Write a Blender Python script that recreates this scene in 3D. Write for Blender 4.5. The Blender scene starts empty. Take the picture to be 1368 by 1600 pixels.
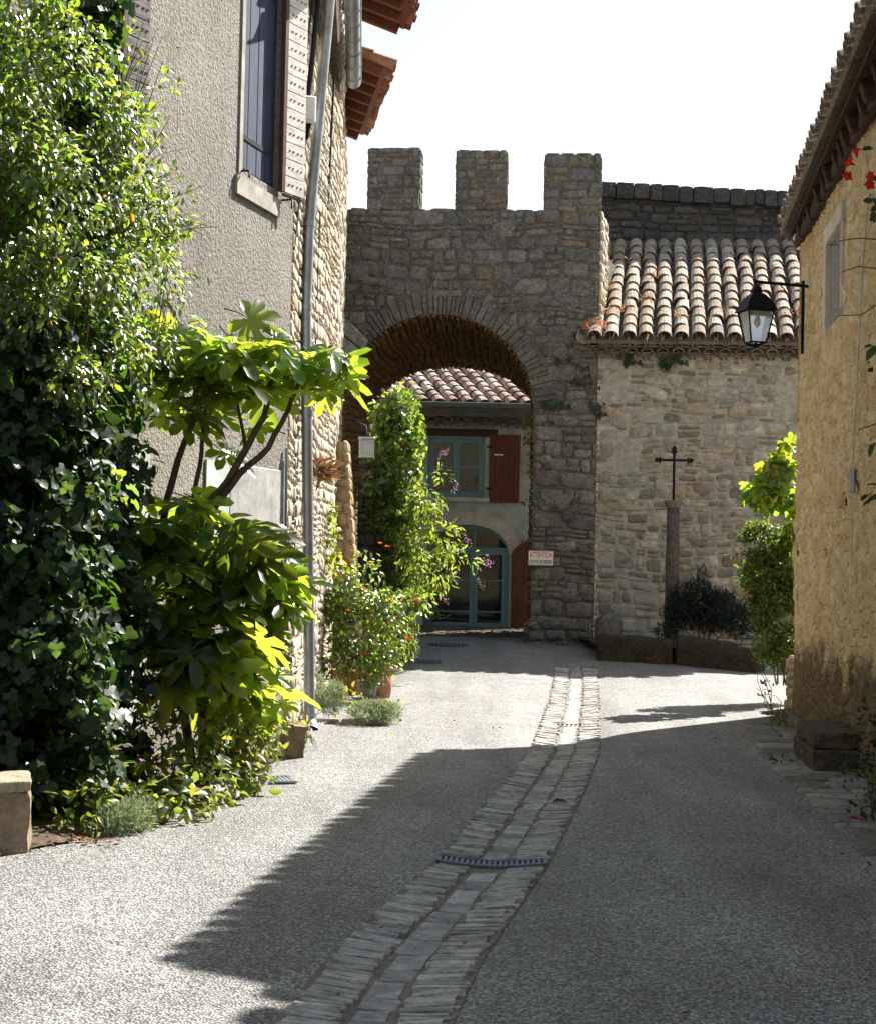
import bpy, math, random
import numpy as np
from mathutils import Vector, Matrix, noise
random.seed(7); RS = np.random.RandomState(11)
scene = bpy.context.scene
COL = scene.collection

# ------------------------------------------------------------------ camera, sky, sun
FPX = 2400.0                      # focal length in pixels of the 1368 x 1600 photograph
cam_d = bpy.data.cameras.new("camera"); cam = bpy.data.objects.new("camera", cam_d); COL.objects.link(cam)
cam_d.sensor_fit = 'VERTICAL'; cam_d.sensor_height = 24.0; cam_d.lens = 36.0
cam_d.clip_start = 0.1; cam_d.clip_end = 2000
PITCH, ROLL = 80 / FPX, 0.021
RM = Matrix.Rotation(math.pi / 2 + PITCH, 3, 'X') @ Matrix.Rotation(ROLL, 3, 'Z')
EYE = Vector((0, 0, 1.6))
cam.matrix_world = Matrix.Translation(EYE) @ RM.to_4x4()
scene.camera = cam

SUN = Vector((0.70, 0.77, 1.0)).normalized()
sun_el = math.asin(SUN.z); sun_az = math.atan2(SUN.x, SUN.y)
world = bpy.data.worlds.new("World"); scene.world = world; world.use_nodes = True
wn = world.node_tree; bg = wn.nodes["Background"]
sky = wn.nodes.new("ShaderNodeTexSky"); sky.sky_type = 'NISHITA'; sky.sun_disc = False
sky.sun_elevation = sun_el; sky.sun_rotation = sun_az
sky.dust_density = 1.2; sky.air_density = 2.0; sky.ozone_density = 1.0; sky.altitude = 200
hs = wn.nodes.new('ShaderNodeHueSaturation'); hs.inputs['Saturation'].default_value = 0.78; wn.links.new(sky.outputs[0], hs.inputs['Color']); wn.links.new(hs.outputs[0], bg.inputs[0]); bg.inputs[1].default_value = 0.057
sl = bpy.data.lights.new("sun", 'SUN'); sl.energy = 5.0; sl.angle = math.radians(0.5); sl.color = (1, 0.95, 0.87)
so = bpy.data.objects.new("sun", sl); COL.objects.link(so)
so.rotation_euler = SUN.to_track_quat('Z', 'Y').to_euler(); so.location = (20, 20, 30)
scene.view_settings.view_transform = 'Standard'; scene.view_settings.look = 'None'
scene.view_settings.exposure = 1.7; scene.view_settings.gamma = 1.0
scene.cycles.max_bounces = 8; scene.cycles.diffuse_bounces = 4; scene.cycles.transparent_max_bounces = 8
scene.cycles.use_denoising = True

# ------------------------------------------------------------------ measuring helpers
def ray(px, py):
    return RM @ Vector(((px - 684) / FPX, -(py - 800) / FPX, -1))
def P(px, py, d):                               # point seen at (px,py) standing d metres down the street
    r = ray(px, py); return EYE + r * (d / r.y)
def G(px, py, z=0.0):                           # point of the ground seen at (px,py)
    r = ray(px, py); return EYE + r * ((z - EYE.z) / r.z)
def on_plane(px, py, p0, n):
    r = ray(px, py); return EYE + r * ((Vector(p0) - EYE).dot(n) / r.dot(n))
def lerp(a, b, t): return a + (b - a) * t
def sstep(a, b, x):
    t = min(1, max(0, (x - a) / (b - a))); return t * t * (3 - 2 * t)
GX = [(G(x, y).y, G(x, y).x) for (x, y) in ((560, 1600), (635, 1488), (769, 1339), (848, 1225), (882, 1168), (896, 1094), (899, 1063))]
GX = [(-6, GX[0][1] - (GX[0][0] + 6) * .19)] + GX + [(30, GX[-1][1] + .6)]
def gutter_x(y):
    for (y0, x0), (y1, x1) in zip(GX, GX[1:]):
        if y <= y1: return lerp(x0, x1, (y - y0) / (y1 - y0))
    return GX[-1][1]
def gz(x, y):                                   # height of the street surface
    z = 0.29 * sstep(18.5, 25.5, y)
    k = 1 - sstep(21, 23, y)
    return z - 0.05 * k * math.exp(-((x - gutter_x(y)) / 0.38) ** 2)

# ------------------------------------------------------------------ mesh helpers
WL = {}                                         # world location of each root
def tag(o, label=None, cat=None, group=None, kind=None):
    if label: o["label"] = label
    if cat: o["category"] = cat
    if group: o["group"] = group
    if kind: o["kind"] = kind
    return o
def thing(name, loc, label, cat, group=None):
    o = bpy.data.objects.new(name, None); COL.objects.link(o); o.location = loc
    o.empty_display_size = 0.2
    WL[o] = Vector(loc); return tag(o, label, cat, group)
class MB:
    def __init__(s): s.v = []; s.f = []; s.c = []; s.sm = []
    def add(s, vs, fs, col=(1, 1, 1), smooth=False):
        b = len(s.v); s.v += [tuple(p) for p in vs]; s.f += [[b + i for i in f] for f in fs]
        s.c += [col] * len(vs); s.sm += [smooth] * len(fs)
    def quad(s, a, b, c, d, col=(1, 1, 1)): s.add([a, b, c, d], [[0, 1, 2, 3]], col)
    def box(s, o, ax, ay, az, col=(1, 1, 1), bevel=0):  # o = corner, three edge vectors
        o, ax, ay, az = map(Vector, (o, ax, ay, az))
        if ax.cross(ay).dot(az) < 0: ax, ay = ay, ax
        if not bevel:
            v = [o + ax * i + ay * j + az * k for k in (0, 1) for j in (0, 1) for i in (0, 1)]
            s.add(v, [[0, 2, 3, 1], [4, 5, 7, 6], [0, 1, 5, 4], [2, 6, 7, 3], [0, 4, 6, 2], [1, 3, 7, 5]], col)
            return
        v = []; L = (ax.length, ay.length, az.length); t = [min(0.3, bevel / l) for l in L]
        idx = {}
        for i in (0, 1):
            for j in (0, 1):
                for k in (0, 1):
                    for m in range(3):
                        q = [t[n] if (i, j, k)[n] == 0 else 1 - t[n] for n in range(3)]; q[m] = (i, j, k)[m]
                        idx[(i, j, k, m)] = len(v); v.append(o + ax * q[0] + ay * q[1] + az * q[2])
        F = []
        for m in range(3):
            a, b = (m + 1) % 3, (m + 2) % 3
            for e in (0, 1):
                r = []
                for (p, q) in ((0, 0), (1, 0), (1, 1), (0, 1)):
                    K = [0, 0, 0]; K[m] = e; K[a] = p; K[b] = q; r.append(idx[(*K, m)])
                F.append(r if e else r[::-1])
            for p in (0, 1):
                for q in (0, 1):
                    K0 = [0, 0, 0]; K0[a] = p; K0[b] = q; K1 = list(K0); K1[m] = 1
                    F.append([idx[(*K0, a)], idx[(*K1, a)], idx[(*K1, b)], idx[(*K0, b)]])
        for i in (0, 1):
            for j in (0, 1):
                for k in (0, 1): F.append([idx[(i, j, k, m)] for m in range(3)])
        s.add(v, F, col)
    def rbox(s, o, ax, ay, az, col=(1, 1, 1), amp=.02, n=7, freq=6.0):
        o, ax, ay, az = map(Vector, (o, ax, ay, az)); c = o + (ax + ay + az) / 2; idx = {}; v = []; f = []
        def vid(i, j, k):
            if (i, j, k) not in idx:
                t = Vector((i / n - .5, j / n - .5, k / n - .5)) * 2
                e = sum(abs(q) > .99 for q in t); sc = 1 - .018 * (e >= 2) - .03 * (e == 3)
                p = c + (ax * t.x + ay * t.y + az * t.z) * .5 * sc
                d = (p - c).normalized(); w = noise.noise(p * freq) * amp + noise.noise(p * freq * 2.7) * amp * .5
                if e >= 2: w -= max(0, noise.noise(p * freq * 1.6 + Vector((9, 3, 1)))) * amp * 1.6
                idx[(i, j, k)] = len(v); v.append(p + d * w)
            return idx[(i, j, k)]
        for m in range(3):
            for e in (0, n):
                for a in range(n):
                    for b in range(n):
                        q = []
                        for (da, db) in ((0, 0), (1, 0), (1, 1), (0, 1)):
                            K = [0, 0, 0]; K[m] = e; K[(m + 1) % 3] = a + da; K[(m + 2) % 3] = b + db; q.append(vid(*K))
                        f.append(q if e else q[::-1])
        s.add(v, f, col, False)
    def tube(s, pts, r, n=8, col=(1, 1, 1), caps=True):
        pts = [Vector(p) for p in pts]
        rs = r if isinstance(r, (list, tuple)) else [r] * len(pts)
        v = []; up = None
        for i, p in enumerate(pts):
            t = (pts[min(i + 1, len(pts) - 1)] - pts[max(i - 1, 0)]).normalized()
            if up is None: up = t.orthogonal().normalized()
            up = (up - t * up.dot(t)).normalized(); w = t.cross(up)
            v += [p + (up * math.cos(2 * math.pi * k / n) + w * math.sin(2 * math.pi * k / n)) * rs[i] for k in range(n)]
        f = [[i * n + k, i * n + (k + 1) % n, (i + 1) * n + (k + 1) % n, (i + 1) * n + k] for i in range(len(pts) - 1) for k in range(n)]
        s.add(v, f, col, True)
        if caps:
            s.add(v[:n], [list(range(n))[::-1]], col); s.add(v[-n:], [list(range(n))], col)
    def lathe(s, base, prof, n=16, col=(1, 1, 1), jit=0):
        base = Vector(base); v = []
        for (r, z) in prof:
            for k in range(n):
                q = r * (1 + random.uniform(-jit, jit))
                v.append(base + Vector((q * math.cos(2 * math.pi * k / n), q * math.sin(2 * math.pi * k / n), z)))
        f = [[i * n + k, i * n + (k + 1) % n, (i + 1) * n + (k + 1) % n, (i + 1) * n + k] for i in range(len(prof) - 1) for k in range(n)]
        f += [list(range(n))[::-1], [(len(prof) - 1) * n + k for k in range(n)]]
        s.add(v, f, col, jit > 0 or n > 8)
    def build(s, name, mat, parent=None, origin=None, solid=0):
        off = None
        if parent is not None: off = WL[parent]
        elif origin is not None: off = Vector(origin)
        V = np.array(s.v, dtype=np.float64).reshape(-1, 3)
        if off is not None: V = V - np.array(off)
        me = bpy.data.meshes.new(name); me.from_pydata(V.tolist(), [], s.f)
        at = me.color_attributes.new("Col", 'FLOAT_COLOR', 'POINT')
        C = np.ones((len(s.v), 4), dtype=np.float32); C[:, :3] = np.array(s.c, dtype=np.float32).reshape(-1, 3)
        at.data.foreach_set("color", C.ravel())
        me.polygons.foreach_set("use_smooth", np.array(s.sm, dtype=bool))
        me.materials.append(mat); me.update()
        o = bpy.data.objects.new(name, me); COL.objects.link(o)
        if parent is not None: o.parent = parent; WL[o] = off
        elif off is not None: o.location = off; WL[o] = off
        else: WL[o] = Vector((0, 0, 0))
        return o

# ------------------------------------------------------------------ materials
class NT:
    def __init__(s, name):
        s.m = bpy.data.materials.new(name); s.m.use_nodes = True; s.t = s.m.node_tree
        s.b = s.t.nodes["Principled BSDF"]; s.out = s.t.nodes["Material Output"]
    def n(s, typ, **kw):
        x = s.t.nodes.new("ShaderNode" + typ)
        for k, v in kw.items(): setattr(x, k, v)
        return x
    def set(s, node, **kw):
        for k, v in kw.items(): s.inp(node, k.replace("_", " "), v)
        return node
    def inp(s, node, k, v):
        if isinstance(v, bpy.types.NodeSocket): s.t.links.new(v, node.inputs[k])
        else: node.inputs[k].default_value = v
    def coord(s, scale=(1, 1, 1)):
        if not hasattr(s, "_g"): s._g = s.n("NewGeometry").outputs["Position"]
        if tuple(scale) == (1, 1, 1): return s._g
        mp = s.n("Mapping"); s.inp(mp, "Vector", s._g); mp.inputs["Scale"].default_value = scale; return mp.outputs[0]
    def noise(s, scale, detail=4, rough=0.55, dist=0, vec=None, vs=(1, 1, 1)):
        x = s.n("TexNoise"); s.inp(x, "Vector", vec or s.coord(vs)); s.set(x, Scale=scale, Detail=detail, Roughness=rough, Distortion=dist)
        return x.outputs["Fac"]
    def voro(s, scale, feat='F1', vec=None, vs=(1, 1, 1), out="Distance", rnd=1.0):
        x = s.n("TexVoronoi", feature=feat); s.inp(x, "Vector", vec or s.coord(vs)); s.set(x, Scale=scale, Randomness=rnd)
        return x.outputs[out]
    def ramp(s, fac, stops, const=False):
        x = s.n("ValToRGB"); s.inp(x, "Fac", fac); e = x.color_ramp.elements
        if const: x.color_ramp.interpolation = 'CONSTANT'
        while len(e) < len(stops): e.new(0.5)
        for k, (p, c) in enumerate(stops):
            e[k].position = p; e[k].color = (*c, 1) if isinstance(c, tuple) else (c, c, c, 1)
        return x.outputs["Color"]
    def mix(s, fac, a, b, mode='MIX'):
        x = s.n("Mix", data_type='RGBA', blend_type=mode)
        for sock, v in ((x.inputs[0], fac), (x.inputs[6], a), (x.inputs[7], b)):
            if isinstance(v, bpy.types.NodeSocket): s.t.links.new(v, sock)
            elif sock == x.inputs[0]: sock.default_value = v
            else: sock.default_value = (*v, 1) if isinstance(v, tuple) else (v, v, v, 1)
        return x.outputs[2]
    def math(s, op, a, b=0.0):
        x = s.n("Math", operation=op)
        for k, v in ((0, a), (1, b)):
            if isinstance(v, bpy.types.NodeSocket): s.t.links.new(v, x.inputs[k])
            else: x.inputs[k].default_value = v
        return x.outputs[0]
    def attr(s, name="Col"):
        x = s.n("Attribute"); x.attribute_name = name; return x.outputs["Color"]
    def bump(s, h, strength=0.5, dist=0.02, prev=None):
        x = s.n("Bump"); s.inp(x, "Height", h); s.set(x, Strength=strength, Distance=dist)
        if prev: s.t.links.new(prev, x.inputs["Normal"])
        return x.outputs[0]
    def fin(s, color, rough=0.85, normal=None, spec=0.3, metal=0):
        s.inp(s.b, "Base Color", color if isinstance(color, bpy.types.NodeSocket) else (*color, 1))
        s.inp(s.b, "Roughness", rough); s.b.inputs["Specular IOR Level"].default_value = spec
        s.b.inputs["Metallic"].default_value = metal
        if normal: s.inp(s.b, "Normal", normal)
        return s.m

def stone_mat(name, tint=(1, 1, 1), lichen=0.5, orange=0.3, bump=0.6, dark=0.5):
    k = NT(name)
    c = k.mix(1.0, k.attr(), tint, 'MULTIPLY')
    big = k.noise(1.3, 3); fine = k.noise(38, 5, 0.7); mid = k.noise(9, 5, 0.65)
    c = k.mix(1.0, c, k.ramp(mid, [(0.25, 0.55), (0.75, 1.3)]), 'MULTIPLY')
    c = k.mix(dark, c, k.mix(1.0, c, k.ramp(fine, [(0.35, 0.35), (0.6, 1.15)]), 'MULTIPLY'))
    # dark weather stains, then pale and rust coloured lichen
    c = k.mix(k.math('MULTIPLY', k.ramp(k.noise(2.3, 5, 0.7, 0.6), [(0.5, 0.0), (0.72, 1.0)]), 0.55 * dark * 1.4), c, (0.05, 0.048, 0.045))
    lm = k.math('MULTIPLY', k.ramp(k.noise(19, 4, 0.75, 0.5), [(0.60, 0.0), (0.68, 1.0)]), k.ramp(big, [(0.42, 0.0), (0.6, 1.0)]))
    c = k.mix(k.math('MULTIPLY', lm, lichen), c, (0.42, 0.42, 0.40))
    om = k.math('MULTIPLY', k.ramp(k.noise(5.1, 4, 0.7, 0.4, vs=(1, 1, 1.3)), [(0.63, 0.0), (0.72, 1.0)]), orange)
    c = k.mix(om, c, (0.36, 0.19, 0.06))
    h = k.math('ADD', k.math('MULTIPLY', mid, 1.0), k.math('MULTIPLY', fine, 0.45))
    return k.fin(c, 0.92, k.bump(h, bump, 0.03), 0.15)

def flat_mat(name, col, rough=0.7, var=0.25, scale=12, bump=0.15, spec=0.3, metal=0, use_attr=False, vs=(1, 1, 1)):
    k = NT(name); nz = k.noise(scale, 5, 0.65, vs=vs)
    c = k.mix(1.0, k.attr(), col, 'MULTIPLY') if use_attr else col
    c = k.mix(1.0, c, k.ramp(nz, [(0.3, 1 - var), (0.7, 1 + var)]), 'MULTIPLY')
    return k.fin(c, rough, k.bump(nz, bump, 0.01), spec, metal)

def leaf_mat(name, col, trans, rough=0.35, spec=0.5, tfac=0.45):
    k = NT(name)
    a = k.attr()
    c = k.mix(1.0, a, col, 'MULTIPLY')
    c = k.mix(1.0, c, k.ramp(k.noise(30, 3), [(0.3, 0.75), (0.7, 1.2)]), 'MULTIPLY')
    k.fin(c, rough, k.bump(k.noise(60, 3), 0.2, 0.004), spec)
    tr = k.n("BsdfTranslucent"); k.inp(tr, "Color", k.mix(1.0, a, trans, 'MULTIPLY'))
    mx = k.n("MixShader"); k.inp(mx, "Fac", tfac)
    k.t.links.new(k.b.outputs[0], mx.inputs[1]); k.t.links.new(tr.outputs[0], mx.inputs[2])
    k.t.links.new(mx.outputs[0], k.out.inputs["Surface"])
    return k.m

def road_mat():
    k = NT("exposed_aggregate")
    cell = k.voro(82, out="Color"); d = k.voro(82)
    d2 = k.voro(160, out="Color")
    sep = k.n("SeparateColor"); k.inp(sep, "Color", cell); r = sep.outputs[0]
    sep2 = k.n("SeparateColor"); k.inp(sep2, "Color", d2)
    c = k.ramp(r, [(0.0, (0.08, 0.08, 0.08)), (0.3, (0.19, 0.185, 0.18)), (0.6, (0.31, 0.303, 0.287)), (0.85, (0.45, 0.44, 0.418)), (1.0, (0.66, 0.65, 0.62))])
    c = k.mix(0.3, c, k.ramp(sep2.outputs[0], [(0, 0.05), (1, 0.42)]))
    gap = k.ramp(d, [(0.0, 1.0), (0.42, 1.0), (0.62, 0.45)])
    c = k.mix(1.0, c, gap, 'MULTIPLY')
    c = k.mix(1.0, c, k.ramp(k.noise(0.8, 5, 0.6), [(0.3, 0.82), (0.7, 1.12)]), 'MULTIPLY')
    c = k.mix(1.0, c, k.ramp(k.noise(3.3, 4, 0.6, 0.5), [(0.3, 0.85), (0.7, 1.08)]), 'MULTIPLY')
    lane = k.noise(1.0, 4, 0.6, 0.4, vs=(1.6, 0.22, 1)); c = k.mix(1.0, c, k.ramp(lane, [(0.32, 0.78), (0.6, 1.1)]), 'MULTIPLY')
    c = k.mix(k.math('MULTIPLY', k.ramp(k.noise(1.7, 6, 0.75, 0.8), [(0.60, 0.0), (0.72, 1.0)]), 0.55), c, (0.12, 0.115, 0.105))
    h = k.math('SUBTRACT', 1.0, d)
    return k.fin(c, 0.6, k.bump(h, 0.9, 0.010), 0.3)

def roughcast_mat():
    k = NT("roughcast_render")
    n1 = k.noise(34, 3, 0.6, 0.3); n2 = k.noise(75, 3, 0.6); big = k.noise(0.7, 5, 0.6)
    c = k.ramp(n1, [(0.3, (0.155, 0.142, 0.122)), (0.5, (0.285, 0.265, 0.232)), (0.72, (0.36, 0.338, 0.30))])
    c = k.mix(1.0, c, k.ramp(big, [(0.3, 0.76), (0.7, 1.12)]), 'MULTIPLY')
    st = k.noise(1.8, 5, 0.65, 0.6, vs=(1, 1, 0.22))
    c = k.mix(1.0, c, k.ramp(st, [(0.34, 0.86), (0.56, 1.03)]), 'MULTIPLY')
    c = k.mix(k.math('MULTIPLY', k.ramp(k.noise(0.9, 5, 0.7, 1.0), [(0.58, 0.0), (0.66, 1.0)]), 0.35), c, (0.30, 0.27, 0.22))
    h = k.math('ADD', n1, k.math('MULTIPLY', n2, 0.4))
    return k.fin(c, 0.95, k.bump(h, 1.0, 0.035), 0.1)

def earth_wall_mat():
    k = NT("rendered_rubble")
    w = k.n("TexNoise"); k.inp(w, "Vector", k.coord()); k.set(w, Scale=3.0, Detail=3.0)
    vec = k.n("VectorMath", operation='ADD'); k.inp(vec, 0, k.coord((1, 1, 1.5)))
    sc = k.n("VectorMath", operation='SCALE'); k.inp(sc, 0, w.outputs["Color"]); sc.inputs["Scale"].default_value = 0.22
    k.t.links.new(sc.outputs[0], vec.inputs[1]); v = vec.outputs[0]
    cell = k.voro(5.0, out="Color", vec=v); ed = k.voro(5.0, 'DISTANCE_TO_EDGE', vec=v)
    sep = k.n("SeparateColor"); k.inp(sep, "Color", cell)
    st = k.ramp(sep.outputs[0], [(0.0, (0.44, 0.29, 0.13)), (0.25, (0.65, 0.46, 0.23)), (0.5, (0.55, 0.41, 0.23)), (0.75, (0.81, 0.67, 0.44)), (1.0, (0.68, 0.41, 0.17))])
    mortar = k.ramp(k.noise(6, 5, 0.7), [(0.3, (0.68, 0.51, 0.29)), (0.7, (0.84, 0.71, 0.44))])
    smear = k.ramp(k.noise(1.6, 5, 0.7, 0.3), [(0.36, 0.0), (0.56, 1.0)])
    m = k.math('MAXIMUM', k.ramp(ed, [(0.02, 1.0), (0.10, 0.0)]), k.math('MULTIPLY', smear, 0.6))
    c = k.mix(m, st, mortar)
    pit = k.ramp(k.noise(13, 5, 0.75, 0.3), [(0.32, 1.0), (0.42, 0.0)])
    c = k.mix(k.math('MULTIPLY', pit, 0.9), c, (0.16, 0.10, 0.05))
    c = k.mix(1.0, c, k.ramp(k.noise(30, 4, 0.7), [(0.3, 0.85), (0.7, 1.25)]), "MULTIPLY")
    # wall colour darkens unevenly towards its foot
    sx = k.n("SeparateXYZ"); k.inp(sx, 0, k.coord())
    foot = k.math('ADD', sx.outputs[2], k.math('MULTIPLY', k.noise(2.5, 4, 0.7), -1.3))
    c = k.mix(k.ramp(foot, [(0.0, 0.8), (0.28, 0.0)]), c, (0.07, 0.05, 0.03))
    h = k.math('ADD', k.math('MULTIPLY', k.ramp(ed, [(0.0, 0.0), (0.14, 1.0)]), 0.7), k.math('ADD', k.math('MULTIPLY', k.noise(13, 5, 0.75, 0.3), 1.1), k.math('MULTIPLY', k.noise(40, 4, 0.7), 0.4)))
    return k.fin(c, 0.95, k.bump(h, 0.9, 0.06), 0.1)

def plaster_mat():
    k = NT("smooth_plaster")
    sx = k.n("SeparateXYZ"); k.inp(sx, 0, k.coord())
    nz = k.noise(2.6, 5, 0.65, 0.3)
    peel = k.ramp(k.math('ADD', k.math('MULTIPLY', sx.outputs[2], 0.35), k.math('MULTIPLY', nz, -1.0)), [(0.0, 1.0), (0.05, 0.0)])
    c = k.mix(peel, k.ramp(nz, [(0.3, (0.33, 0.325, 0.31)), (0.7, (0.47, 0.465, 0.45))]), (0.24, 0.22, 0.18))
    c = k.mix(1.0, c, k.ramp(k.noise(4, 5, 0.7, 0.6), [(0.35, 0.75), (0.6, 1.05)]), 'MULTIPLY')
    c = k.mix(1.0, c, k.ramp(k.noise(14, 5, 0.7), [(0.3, 0.82), (0.7, 1.08)]), 'MULTIPLY')
    return k.fin(c, 0.9, k.bump(k.noise(20, 4), 0.3, 0.01), 0.15)

def glass_mat(name, col=(0.012, 0.018, 0.018), rough=0.04):
    k = NT(name); nz = k.noise(1.2, 2)
    return k.fin(col, rough, k.bump(nz, 0.04, 0.05), 0.35)

MT = dict(
    road=road_mat(), roughcast=roughcast_mat(), earth=earth_wall_mat(), plaster=plaster_mat(),
    ground=flat_mat("dry_earth", (0.22, 0.18, 0.13), 0.95, 0.4, 6, 0.5),
    soil=flat_mat("dark_soil", (0.07, 0.05, 0.035), 0.95, 0.5, 18, 0.8),
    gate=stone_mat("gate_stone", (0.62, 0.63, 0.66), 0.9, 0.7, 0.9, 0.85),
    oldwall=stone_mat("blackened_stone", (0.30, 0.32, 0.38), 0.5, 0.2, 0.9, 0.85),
    wing=stone_mat("wing_stone", (0.95, 0.975, 1.02), 0.2, 0.15, 0.6, 0.35),
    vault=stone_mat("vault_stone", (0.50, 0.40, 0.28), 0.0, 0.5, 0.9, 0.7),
    lit=stone_mat("house_stone", (1.05, 1.0, 0.92), 0.1, 0.15, 0.8, 0.35),
    kerb=stone_mat("mossy_stone", (0.5, 0.48, 0.44), 0.35, 0.1, 0.8, 0.8),
    sett=stone_mat("gutter_stone", (1, 1, 1), 0.0, 0.0, 0.7, 0.45),
    tile=stone_mat("clay_tile", (0.95, 0.96, 0.97), 0.5, 0.2, 0.5, 0.85),
    redtile=stone_mat("red_clay_tile", (1, 1, 1), 0.0, 0.1, 0.3, 0.3),
    dwood=flat_mat("old_dark_timber", (0.05, 0.032, 0.022), 0.85, 0.5, 9, 0.6, vs=(1, 1, 4)),
    blue=flat_mat("blue_grey_painted_wood", (0.035, 0.047, 0.085), 0.8, 0.4, 9, 0.4, vs=(4, 4, 0.5)),
    teal=flat_mat("teal_grey_paint", (0.15, 0.27, 0.31), 0.5, 0.15, 8, 0.1),
    red=flat_mat("red_brown_stained_wood", (0.125, 0.042, 0.022), 0.6, 0.35, 6, 0.2, vs=(6, 6, 0.5)),
    palewood=flat_mat("bleached_wood", (0.66, 0.62, 0.57), 0.8, 0.3, 7, 0.3, vs=(1, 1, 5), use_attr=True),
    brown=flat_mat("brown_wood", (0.10, 0.05, 0.035), 0.7, 0.3, 9, 0.3),
    greywood=flat_mat("weathered_grey_wood", (0.22, 0.20, 0.19), 0.85, 0.45, 8, 0.5, vs=(1, 1, 5), use_attr=True),
    iron=flat_mat("black_iron", (0.008, 0.008, 0.009), 0.6, 0.3, 30, 0.2, 0.15),
    zinc=flat_mat("zinc", (0.33, 0.36, 0.40), 0.42, 0.3, 5, 0.1, 0.5, 0.75),
    green_zinc=flat_mat("green_painted_zinc", (0.12, 0.17, 0.165), 0.5, 0.2, 5, 0.1),
    cable=flat_mat("black_cable", (0.012, 0.012, 0.014), 0.55, 0.2, 20, 0.1),
    white=flat_mat("white_enamel", (0.78, 0.78, 0.76), 0.45, 0.06, 6, 0.03),
    pale=flat_mat("pale_limewash", (0.40, 0.45, 0.42), 0.9, 0.35, 2.5, 0.2),
    lintel=flat_mat("dressed_limestone", (0.50, 0.47, 0.40), 0.9, 0.25, 6, 0.3),
    limestone=flat_mat("worn_limestone", (0.33, 0.31, 0.265), 0.9, 0.35, 6, 0.4),
    redink=flat_mat("red_ink", (0.55, 0.02, 0.02), 0.5, 0.05, 5, 0), darkink=flat_mat("dark_ink", (0.02, 0.02, 0.03), 0.5, 0.05, 5, 0),
    glass=glass_mat("window_glass"), curtain=flat_mat("lace_curtain", (0.30, 0.31, 0.26), 0.9, 0.5, 6, 0.1),
    grate=flat_mat("cast_iron_grate", (0.10, 0.125, 0.17), 0.5, 0.3, 12, 0.2, 0.5, 0.5),
    terracotta=flat_mat("terracotta", (0.42, 0.20, 0.10), 0.85, 0.3, 9, 0.2),
    bark=flat_mat("bark", (0.10, 0.075, 0.05), 0.9, 0.4, 20, 0.6),
    straw=flat_mat("dry_straw", (0.42, 0.26, 0.14), 0.9, 0.3, 20, 0.2),
    stem=flat_mat("green_stem", (0.12, 0.13, 0.05), 0.8, 0.3, 20, 0.2),
    leaf_rose=leaf_mat("glossy_climber_leaf", (0.038, 0.08, 0.024), (0.29, 0.49, 0.04), 0.28, 1.0, 0.44),
    leaf_ivy=leaf_mat("dark_ivy_leaf", (0.016, 0.038, 0.014), (0.11, 0.24, 0.02), 0.42, 0.4, 0.33),
    leaf_fig=leaf_mat("lobed_leaf", (0.028, 0.07, 0.02), (0.40, 0.62, 0.04), 0.3, 0.6, 0.55),
    leaf_light=leaf_mat("light_green_leaf", (0.06, 0.105, 0.03), (0.34, 0.47, 0.05), 0.42, 0.4, 0.5),
    leaf_hedge=leaf_mat("hedge_leaf", (0.035, 0.075, 0.02), (0.22, 0.36, 0.03), 0.35, 0.5, 0.42),
    leaf_blue=leaf_mat("bluish_needle", (0.018, 0.034, 0.036), (0.03, 0.06, 0.04), 0.6, 0.2, 0.25),
    leaf_dark=leaf_mat("deep_green_leaf", (0.022, 0.042, 0.02), (0.05, 0.10, 0.02), 0.5, 0.3, 0.3),
    leaf_silver=leaf_mat("silver_leaf", (0.22, 0.30, 0.20), (0.22, 0.32, 0.15), 0.6, 0.3, 0.35),
    leaf_dry=leaf_mat("dry_weed", (0.40, 0.25, 0.17), (0.4, 0.22, 0.13), 0.8, 0.1, 0.3),
    petal_red=leaf_mat("red_petal", (0.55, 0.03, 0.02), (0.6, 0.04, 0.02), 0.6, 0.2, 0.4),
    petal_orange=leaf_mat("orange_petal", (0.6, 0.12, 0.05), (0.7, 0.15, 0.05), 0.6, 0.2, 0.4),
    petal_pink=leaf_mat("pink_petal", (0.5, 0.25, 0.42), (0.5, 0.25, 0.42), 0.6, 0.2, 0.4),
    petal_magenta=leaf_mat("magenta_petal", (0.5, 0.02, 0.18), (0.5, 0.02, 0.18), 0.6, 0.2, 0.4),
    plastic=flat_mat("grey_plastic_pot", (0.25, 0.26, 0.26), 0.6, 0.1, 9, 0.05),
)
k = NT("lantern_glass")
k.fin((0.75, 0.8, 0.85), 0.25, None, 0.5); k.b.inputs["Transmission Weight"].default_value = 0.75
MT["lampglass"] = k.m

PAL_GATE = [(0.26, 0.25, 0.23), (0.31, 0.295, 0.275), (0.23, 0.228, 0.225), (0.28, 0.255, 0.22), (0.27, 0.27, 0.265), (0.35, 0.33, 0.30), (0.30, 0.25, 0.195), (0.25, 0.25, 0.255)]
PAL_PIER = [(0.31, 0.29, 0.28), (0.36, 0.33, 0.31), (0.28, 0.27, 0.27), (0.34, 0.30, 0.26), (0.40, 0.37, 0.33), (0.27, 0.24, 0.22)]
PAL_WING = [(0.33, 0.31, 0.26), (0.40, 0.37, 0.31), (0.22, 0.215, 0.18), (0.33, 0.28, 0.21), (0.27, 0.28, 0.25), (0.47, 0.44, 0.38), (0.25, 0.20, 0.16), (0.40, 0.33, 0.24), (0.36, 0.35, 0.33)]
PAL_LIT = [(0.50, 0.455, 0.38), (0.55, 0.515, 0.45), (0.42, 0.395, 0.34), (0.58, 0.54, 0.46), (0.45, 0.385, 0.30)]
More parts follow.
